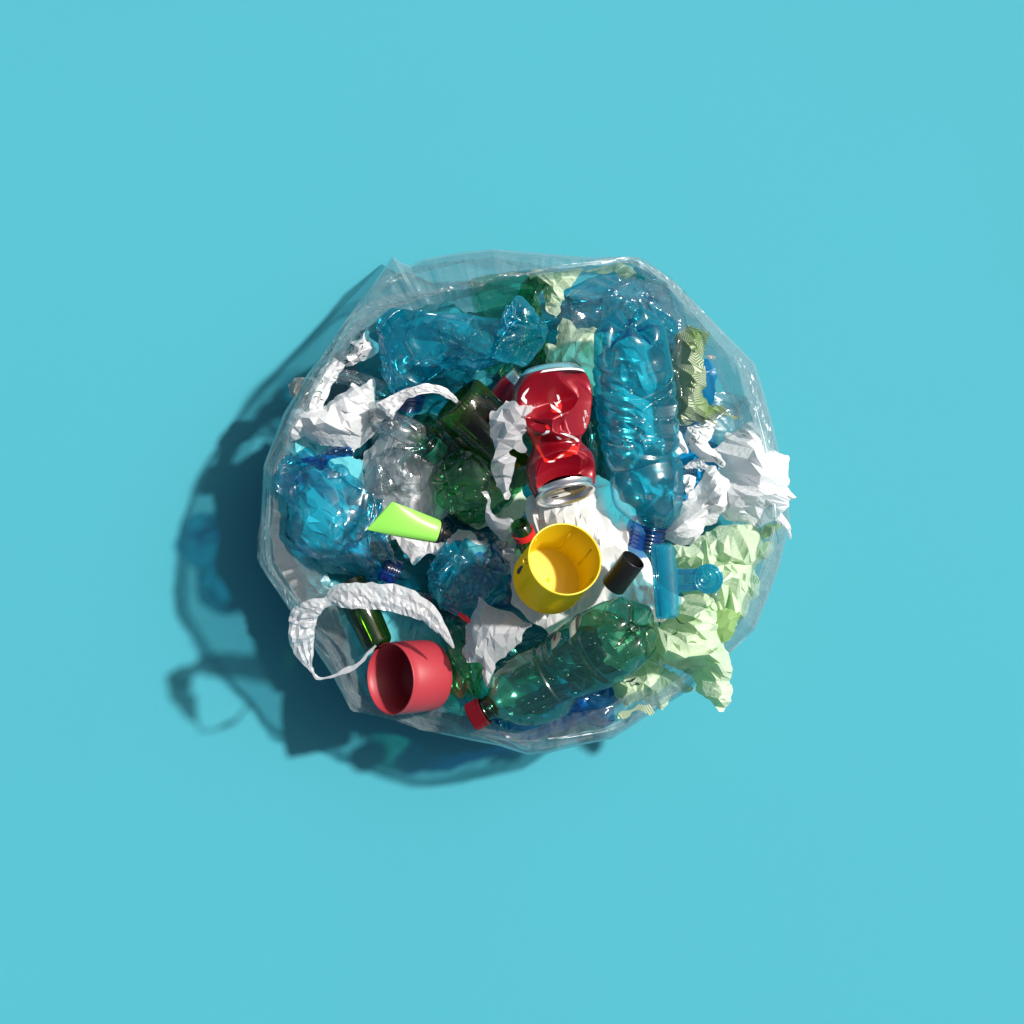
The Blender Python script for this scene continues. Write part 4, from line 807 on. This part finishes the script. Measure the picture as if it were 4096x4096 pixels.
decal('red_patch', [[(2108, 1700), (2128, 1730), (2135, 1750), (2160, 1790), (2178, 1830), (2205, 1845), (2240, 1815), (2275, 1800), (2285, 1790), (2310, 1790), (2318, 1770), (2320, 1760), (2315, 1800), (2285, 1825), (2230, 1835), (2200, 1852), (2180, 1850), (2150, 1800), (2125, 1765), (2112, 1745)],
                    [(2110, 1705), (2130, 1715), (2140, 1745), (2165, 1740), (2160, 1775), (2125, 1760)], [(2203, 1640), (2235, 1600), (2248, 1620), (2245, 1640), (2230, 1652), (2210, 1650)],
                    [(2180, 1705), (2190, 1695), (2203, 1715), (2190, 1720)], [(2280, 1790), (2300, 1775), (2315, 1795), (2305, 1820), (2280, 1815)], [(2320, 1750), (2332, 1710), (2325, 1740), (2320, 1762)]], tC, M['brightred'], can, off=.0003)
decal('white_print', [[(2084, 1595), (2092, 1575), (2105, 1560), (2117, 1550), (2112, 1565), (2100, 1580), (2098, 1590), (2108, 1600), (2106, 1618), (2095, 1608)],
                      [(2201, 1615), (2212, 1620), (2240, 1640), (2246, 1650), (2238, 1652), (2214, 1638), (2205, 1630)], [(2214, 1605), (2222, 1612), (2245, 1600), (2238, 1612), (2228, 1618), (2236, 1628), (2226, 1625)],
                      [(2226, 1578), (2235, 1580), (2240, 1592), (2236, 1604), (2230, 1596)], [(2242, 1656), (2249, 1656), (2246, 1668)],
                      [(2165, 1738), (2180, 1730), (2185, 1722), (2200, 1722), (2196, 1732), (2180, 1738), (2170, 1742)], [(2240, 1732), (2262, 1734), (2290, 1742), (2308, 1752), (2318, 1764), (2310, 1768), (2295, 1755), (2270, 1746)],
                      [(2224, 1745), (2236, 1747), (2248, 1756), (2240, 1760), (2230, 1754)], [(2262, 1766), (2275, 1763), (2292, 1770), (2276, 1770)], [(2190, 1846), (2205, 1842), (2222, 1842), (2215, 1848), (2196, 1850)],
                      [(2228, 1832), (2245, 1818), (2258, 1818), (2248, 1828), (2235, 1834)], [(2285, 1780), (2300, 1776), (2296, 1782)]], tC, M['paintwhite'], can, off=.0006, step=4)
text('side_lettering', 'AKC', 2343, 1655, 76, 15, tC, M['paintwhite'], can, .0006); text('side_lettering', 'nos 4RU', 2338, 1690, 82, 13, tC, M['paintwhite'], can, .0006)

# yellow cup
cup = thing('yellow_cup', 'yellow plastic cup with a small hanging ring, open side up in the middle', 'cup', W(2193, 2320, .165))
ro, bo = W(2259, 2236, .250), W(2190, 2322, .193); axy = nrm(ro - bo); Ly = np.linalg.norm(ro - bo); rR = pm(148, .245); rB = pm(144, .178)
lathe('outer_wall', bo, axy, [(0, .0003), (0, rB * .9), (.001, rB * .965), (.004, rB), (Ly - .003, rR), (Ly - .002, rR * 1.02), (Ly, rR * 1.02), (Ly + .0004, rR * 1.0), (Ly, rR * .975)], M['yellow'], cup, 128, reg='cup')
lathe('inner_wall', bo, axy, [(Ly, rR * .977), (Ly - .004, rR * .962), (Ly - .0045, rR * .955), (.006, rB * .925), (.0035, rB * .90), (.0028, rB * .87)], M['yellow'], cup, 128, reg='cupin')
lathe('floor', bo, axy, [(.003, rB * .88), (.003, .0003)], M['yellowfloor'], cup, 128, reg='cupin')
ca = nrm(np.cross(axy, (0, 0, 1))); cb = np.cross(axy, ca)
def bar(name, p, q, r, mat, parent, n=10):
    p, q = np.array(p), np.array(q); lathe(name, p, q - p, [(0, .0001), (0, r), (np.linalg.norm(q - p), r), (np.linalg.norm(q - p), .0001)], mat, parent, n)
for a in (60, 105, 10, 330, 240, 170):
    dv = math.cos(math.radians(a)) * ca + math.sin(math.radians(a)) * cb
    bar('rib', bo + axy * .01 + dv * rB * .925, bo + axy * (Ly - .012) + dv * rR * .948, .0008, M['yellow'], cup)
def torus(name, c, n_, R_, r, mat, parent, sx=1):
    n_ = nrm(np.array(n_)); a = nrm(np.cross(n_, (0.3, 1, .2))); b = np.cross(n_, a); V = []
    for i in range(32):
        t = i / 32 * 2 * math.pi; dr = math.cos(t) * a + math.sin(t) * b
        for j in range(12): u = j / 12 * 2 * math.pi; V.append(np.array(c) + dr * (R_ + r * math.cos(u)) + n_ * r * math.sin(u) * sx)
    F = [[i * 12 + j, i * 12 + (j + 1) % 12, ((i + 1) % 32) * 12 + (j + 1) % 12, ((i + 1) % 32) * 12 + j] for i in range(32) for j in range(12)]
    return mesh(name, V, F, mat, parent)
torus('hanging_ring', W(2101, 2246, .251), axy, pm(9, .246), .0007, M['yellow'], cup, 1.3)
sp = [(2069, 2279), (2084, 2262), (2093, 2264), (2080, 2292), (2072, 2299), (2067, 2290)]
decal('slot', [sp], target(['cup']), M['dark'], cup, off=.0004, step=3)
tci = target(['cupin']); text('embossed_word', 'MOD DEP', 2222, 2330, -84, 24, tci, M['yellow'], cup, .0006); text('embossed_word', '456 6G 8', 2268, 2330, -80, 20, tci, M['yellow'], cup, .0006)
lathe('moulding_mark', bo + axy * .003 + (W(2190, 2325, .18) - W(2190, 2322, .18)), axy, [(0, .0020), (.0006, .0015), (.0008, .0002)], M['yellow'], cup, 20)

# black cap
bc = thing('black_cap', 'small satin black tube cap lying on the white bag beside the yellow cup', 'cap', W(2490, 2295, .185))
p0, p1 = W(2451, 2347, .205), W(2534, 2238, .218); axb = nrm(p1 - p0); lb_ = np.linalg.norm(p1 - p0); rb = pm(50.5, .21)
lathe('shell', p0, axb, [(0, .0002), (0, rb * .93), (.001, rb), (lb_ - .0006, rb), (lb_, rb * .99), (lb_, rb * .93)], M['black'], bc, 96)
lathe('inside', p0, axb, [(lb_, rb * .932), (lb_ - .02, rb * .92), (lb_ - .02, .0002)], M['black'], bc, 96)

# green neck with red ring behind the cup
gn = thing('bottle_neck', 'green bottle neck with a bright red ring, upper left of the yellow cup', 'bottle neck', W(2090, 2150, .15))
n0, n1 = W(2140, 2235, .165), W(2078, 2098, .19); axn = nrm(n1 - n0); ln_ = np.linalg.norm(n1 - n0); rn = pm(38)
lathe('neck', n0, axn, [(0, rn * 1.1), (ln_ * .25, rn), (ln_ * .3, rn * 1.1), (ln_ * .34, rn), (ln_ * .42, rn * 1.1), (ln_ * .46, rn), (ln_ * .55, rn * 1.06), (ln_ * .6, rn * .98), (ln_, rn * .95), (ln_ * 1.01, rn * .8)], film('green_neck_plastic', (.12, .42, .14), edge=(0, .08, .02), haze=.12, hcol=(.02, .25, .05), bst=.05), gn, 60)
lathe('ring', n0, axn, [(ln_ * .66, rn * 1.0), (ln_ * .66, rn * 1.16), (ln_ * .80, rn * 1.16), (ln_ * .80, rn * 1.0)], M['redstrip'], gn, 60, smooth=False)

# turquoise clip
clip = thing('clip', 'translucent turquoise spring clip with round handle, on the pale green bag', 'clip', W(2700, 2320, .19))
def plate(name, poly, z0, z1, mat, bevel=.0012):
    B = resample(np.array([W(x, y, z1)[:2] for x, y in poly]), .0015, True); c = B.mean(0); n = len(B)
    tan = np.roll(B, -1, 0) - np.roll(B, 1, 0); nn = np.stack([tan[:, 1], -tan[:, 0]], 1); nn /= np.linalg.norm(nn, axis=1)[:, None]
    ar = np.sum(B[:, 0] * np.roll(B[:, 1], -1) - np.roll(B[:, 0], -1) * B[:, 1]); nn *= (1 if ar > 0 else -1)
    L_ = []
    for off, z in [(-bevel, z0), (-bevel * .3, z0 + bevel * .3), (0, z0 + bevel), (0, z1 - bevel), (-bevel * .3, z1 - bevel * .3), (-bevel, z1)]:
        L_.append(np.column_stack([B + nn * off, np.full(n, z)]))
    V = np.vstack(L_); F = gridF(6, n, True).tolist() + [list(range(n - 1, -1, -1)), list(range(5 * n, 6 * n))]
    return mesh(name, V, F, mat, clip, False)
def rrect(pts, r=14, n=5):
    P = [np.array(p, float) for p in pts]; out = []
    for i in range(len(P)):
        a, b, c = P[i - 1], P[i], P[(i + 1) % len(P)]; u, v = nrm(a - b), nrm(c - b); s_, e = b + u * r, b + v * r
        for t in np.linspace(0, 1, n): out.append(tuple((1 - t) ** 2 * s_ + 2 * t * (1 - t) * b + t * t * e))
    return out
circ = [(2835 + 58 * math.cos(a), 2316 + 61 * math.sin(a)) for a in np.linspace(-2.35, 2.35, 40)]
body = rrect([(2603, 2176), (2690, 2172), (2706, 2272), (2712, 2375), (2710, 2474), (2624, 2477)], 16)
handle = [(2700, 2262), (2712, 2272), (2740, 2276), (2785, 2273)] + circ + [(2785, 2364), (2740, 2368), (2715, 2374), (2704, 2384)]
plate('upper_jaw', body, .212, .2165, M['clip']); plate('lower_jaw', rrect([(2612, 2180), (2680, 2178), (2700, 2470), (2630, 2474)], 12), .198, .2022, M['clip'])
plate('upper_handle', handle, .2125, .2160, M['clip']); plate('lower_handle', [(x, y) for x, y in handle], .2000, .2030, M['clip'])
for f in (0, .11, .2): bar('jaw_groove', W(2607 + 85 * f, 2186, .2172), W(2628 + 85 * f, 2466, .2172), .0007, M['clip'], clip)
V = []; n_ = 26                                             # rounded roll of the jaw
for i in range(2):
    for j in range(n_):
        a = math.pi * j / (n_ - 1); c = W(2660, 2188, .2165) if i == 0 else W(2678, 2462, .2165); V.append(c + np.array([math.cos(a) * .0085, 0, math.sin(a) * .004]))
mesh('jaw_roll', V, gridF(2, n_), M['clip'], clip)
torus('handle_ring', W(2833, 2315, .2168), (0, 0, 1), pm(42, .21), .0010, M['clip'], clip); torus('handle_ring', W(2833, 2315, .2168), (0, 0, 1), pm(55, .21), .0010, M['clip'], clip)
torus('eyelet', W(2824, 2311, .2175), (0, 0, 1), pm(21, .21), .0012, M['clip'], clip)
for y in (2288, 2350): bar('hinge_bar', W(2712, y, .209), W(2790, y, .209), .0022, M['clipdark'], clip)
V = []; F = []
for i in range(140):
    t = i / 139; a = t * 2 * math.pi * 9; c = W(2748, 2296 + 38 * t, .208) + np.array([math.cos(a) * .0024, 0, math.sin(a) * .0024])
    for j in range(5): u = j / 5 * 6.283; V.append(c + np.array([math.cos(u) * .0005 * math.cos(a), math.sin(u) * .0005, math.cos(u) * .0005 * math.sin(a)]))
mesh('spring', V, gridF(140, 5, True), M['steel'], clip); bar('spring_leg', W(2752, 2334, .210), W(2808, 2336, .210), .0005, M['steel'], clip)

# whole green bottle
LM = 'whole green bottle with dark red cap and torn label, lying along the lower rim'
bM = bottle('plastic_bottle', LM, [(2515, 2520, .208), (2470, 2550, .198), (2380, 2605, .185), (2290, 2665, .173), (2235, 2700, .168), (2190, 2725, .165), (2120, 2755, .160), (2040, 2790, .155), (1990, 2815, .152), (1965, 2828, .151)],
            [142, 156, 162, 163, 154, 154, 150, 120, 72, 48], 'greenwhole', 151.3, ncr=2, cdepth=.004, crng=.03, micro=.0002, star='greenthick', rings=(.22, .48, .50, .52, .54, .56), ringamp=.0011, nth=170, nst=190, neck=(47, 95), cap=(58, 62, 'redcap'), neckmat='greenthick', k=.5, petals=1.3)
tM = target([LM]); droplets(22, (2300, 2400, 2600, 2700), tM, bM, 21, .0004, .0007); droplets(16, (2020, 2600, 2300, 2900), tM, bM, 22, .0004, .0008)
for q_ in [[(2205, 2560), (2225, 2525), (2245, 2530), (2240, 2560), (2225, 2585), (2206, 2600)], [(2275, 2500), (2310, 2465), (2330, 2450), (2322, 2495), (2300, 2535), (2280, 2555)]]: decal('label_rest', [q_], tM, M['foil'], bM, off=.0004)
decal('label_stain', [[(2216, 2545), (2226, 2528), (2222, 2556), (2216, 2566)], [(2240, 2515), (2262, 2492), (2252, 2512)]], tM, M['foilred'], bM, off=.0008)
text('date_print', '20 11 22', 2105, 2890, 8, 18, tM, M['inkdark'], bM)

# coral red cup
cc = thing('coral_cup', 'coral red plastic cup lying on its side at the lower left rim', 'cup', W(1640, 2710, .15))
oo, ob = W(1560, 2715, .146), W(1716, 2702, .116); axc = nrm(oo - ob); Lc = np.linalg.norm(oo - ob); rc = pm(152, .21)
lathe('outer_wall', ob, axc, [(-.003, .0003), (-.003, rc * .7), (-.002, rc * .9), (.000, rc * .965), (.004, rc * .99), (Lc - .008, rc * 1.003), (Lc - .0074, rc * .99), (Lc - .0012, rc * .995), (Lc - .0004, rc * .995), (Lc, rc * .985), (Lc, rc * .965)], M['coral'], cc, 128)
lathe('inner_wall', ob, axc, [(Lc, rc * .967), (Lc - .0065, rc * .955), (Lc - .007, rc * .915), (.010, rc * .88), (.004, rc * .76), (.002, rc * .6)], M['coral'], cc, 128)
lathe('inner_floor', ob, axc, [(.002, rc * .6), (.0035, rc * .55), (.001, rc * .5), (.001, .0003)], M['coral'], cc, 96)

# lime tube
tube = thing('lime_tube', 'lime green squeeze tube with flat crimped end and black cap', 'tube', W(1620, 2090, .17))
A0, A1 = W(1516, 2063, .215), W(1752, 2127, .200); u0 = nrm(W(1460, 2124, .21) - W(1570, 2004, .222)); ax_ = nrm(A1 - A0)
u1 = nrm(np.cross((0, 0, 1), ax_)); u1 = u1 if u1 @ u0 > 0 else -u1; w0, w1 = pm(81, .21), pm(47, .21); V = []
for i in range(60):
    t = i / 59; e = t ** .75; C_ = A0 * (1 - t) + A1 * t; u = nrm(u0 * (1 - e) + u1 * e); nm = nrm(np.cross(u, ax_)); nm = nm if nm[2] > 0 else -nm
    wd_ = w0 * (1 - e) + w1 * e; hh = .0007 + (w1 - .0007) * math.sin(min(1, max(0, (t - .05) / .95)) * math.pi / 2) ** .9
    if t > .94: wd_ *= 1 - 1.2 * (t - .94); hh *= 1 - 1.2 * (t - .94)
    for j in range(72):
        a = j / 72 * 2 * math.pi; V.append(C_ + u * wd_ * math.copysign(abs(math.cos(a)) ** .9, math.cos(a)) + nm * hh * math.copysign(abs(math.sin(a)) ** .95, math.sin(a)))
Fg = gridF(60, 72, True).tolist() + [list(range(72)), list(range(59 * 72, 60 * 72))]
mesh('tube_body', V, Fg, M['limetube'], tube, True, 'tube')
lathe('collar', A1, ax_, [(-.0012, w1 * .95), (-.0008, w1 * .99), (.0022, w1 * .97), (.003, w1 * .8), (.0035, w1 * .45)], M['black'], tube, 64)
lathe('cap', A1, ax_, [(.003, w1 * .42), (.009, w1 * .40), (.0095, w1 * .33), (.011, w1 * .3), (.0112, .0002)], M['black'], tube, 48)
decal('stamp_dot', [[(1542 + 3.5 * math.cos(a), 2018 + 3.5 * math.sin(a)) for a in np.linspace(0, 6.28, 7)[:-1]]], target(['tube']), solid('darker_lime_dot', (.15, .60, .05)), tube, step=3)  # dot of darker lime green laid on the tube

# translucent strap at the left
st = thing('white_strap', 'sheer white bag handle looping over the lower left rim with a thin tail', 'bag handle', W(1450, 2400, .17))
ribbon('band', [(1815, 2592, .185, 8), (1790, 2550, .19, 26), (1745, 2490, .195, 60), (1690, 2440, .20, 88), (1600, 2400, .20, 108), (1500, 2385, .20, 104), (1400, 2385, .20, 104), (1345, 2385, .198, 92), (1308, 2408, .195, 40), (1262, 2425, .195, 74), (1215, 2462, .19, 96), (1200, 2500, .188, 92)],
       'whitec', 161, dome=.003, pleats=9, pamp=.0010, amp=.0035, sc=.016, parent=st)
ribbon('hanging_end', [(1228, 2440, .192, 104), (1208, 2490, .187, 106), (1206, 2550, .182, 102), (1214, 2600, .178, 86), (1228, 2640, .175, 50), (1238, 2668, .172, 22)], 'whitec', 162, dome=.002, pleats=3, amp=.004, sc=.014, parent=st)
ribbon('thin_tail', [(1238, 2668, .172, 18), (1252, 2690, .172, 10), (1272, 2712, .172, 16), (1300, 2712, .172, 10), (1345, 2700, .174, 16), (1400, 2675, .176, 18), (1440, 2650, .178, 14), (1475, 2610, .18, 12), (1505, 2583, .182, 6)], 'whitec', 163, dome=.0015, pleats=1, pamp=.0005, amp=.0008, parent=st)
print('OBJECTS', len(bpy.data.objects), 'TRIS', sum(len(o.data.polygons) * 2 for o in bpy.data.objects if o.type == 'MESH'))
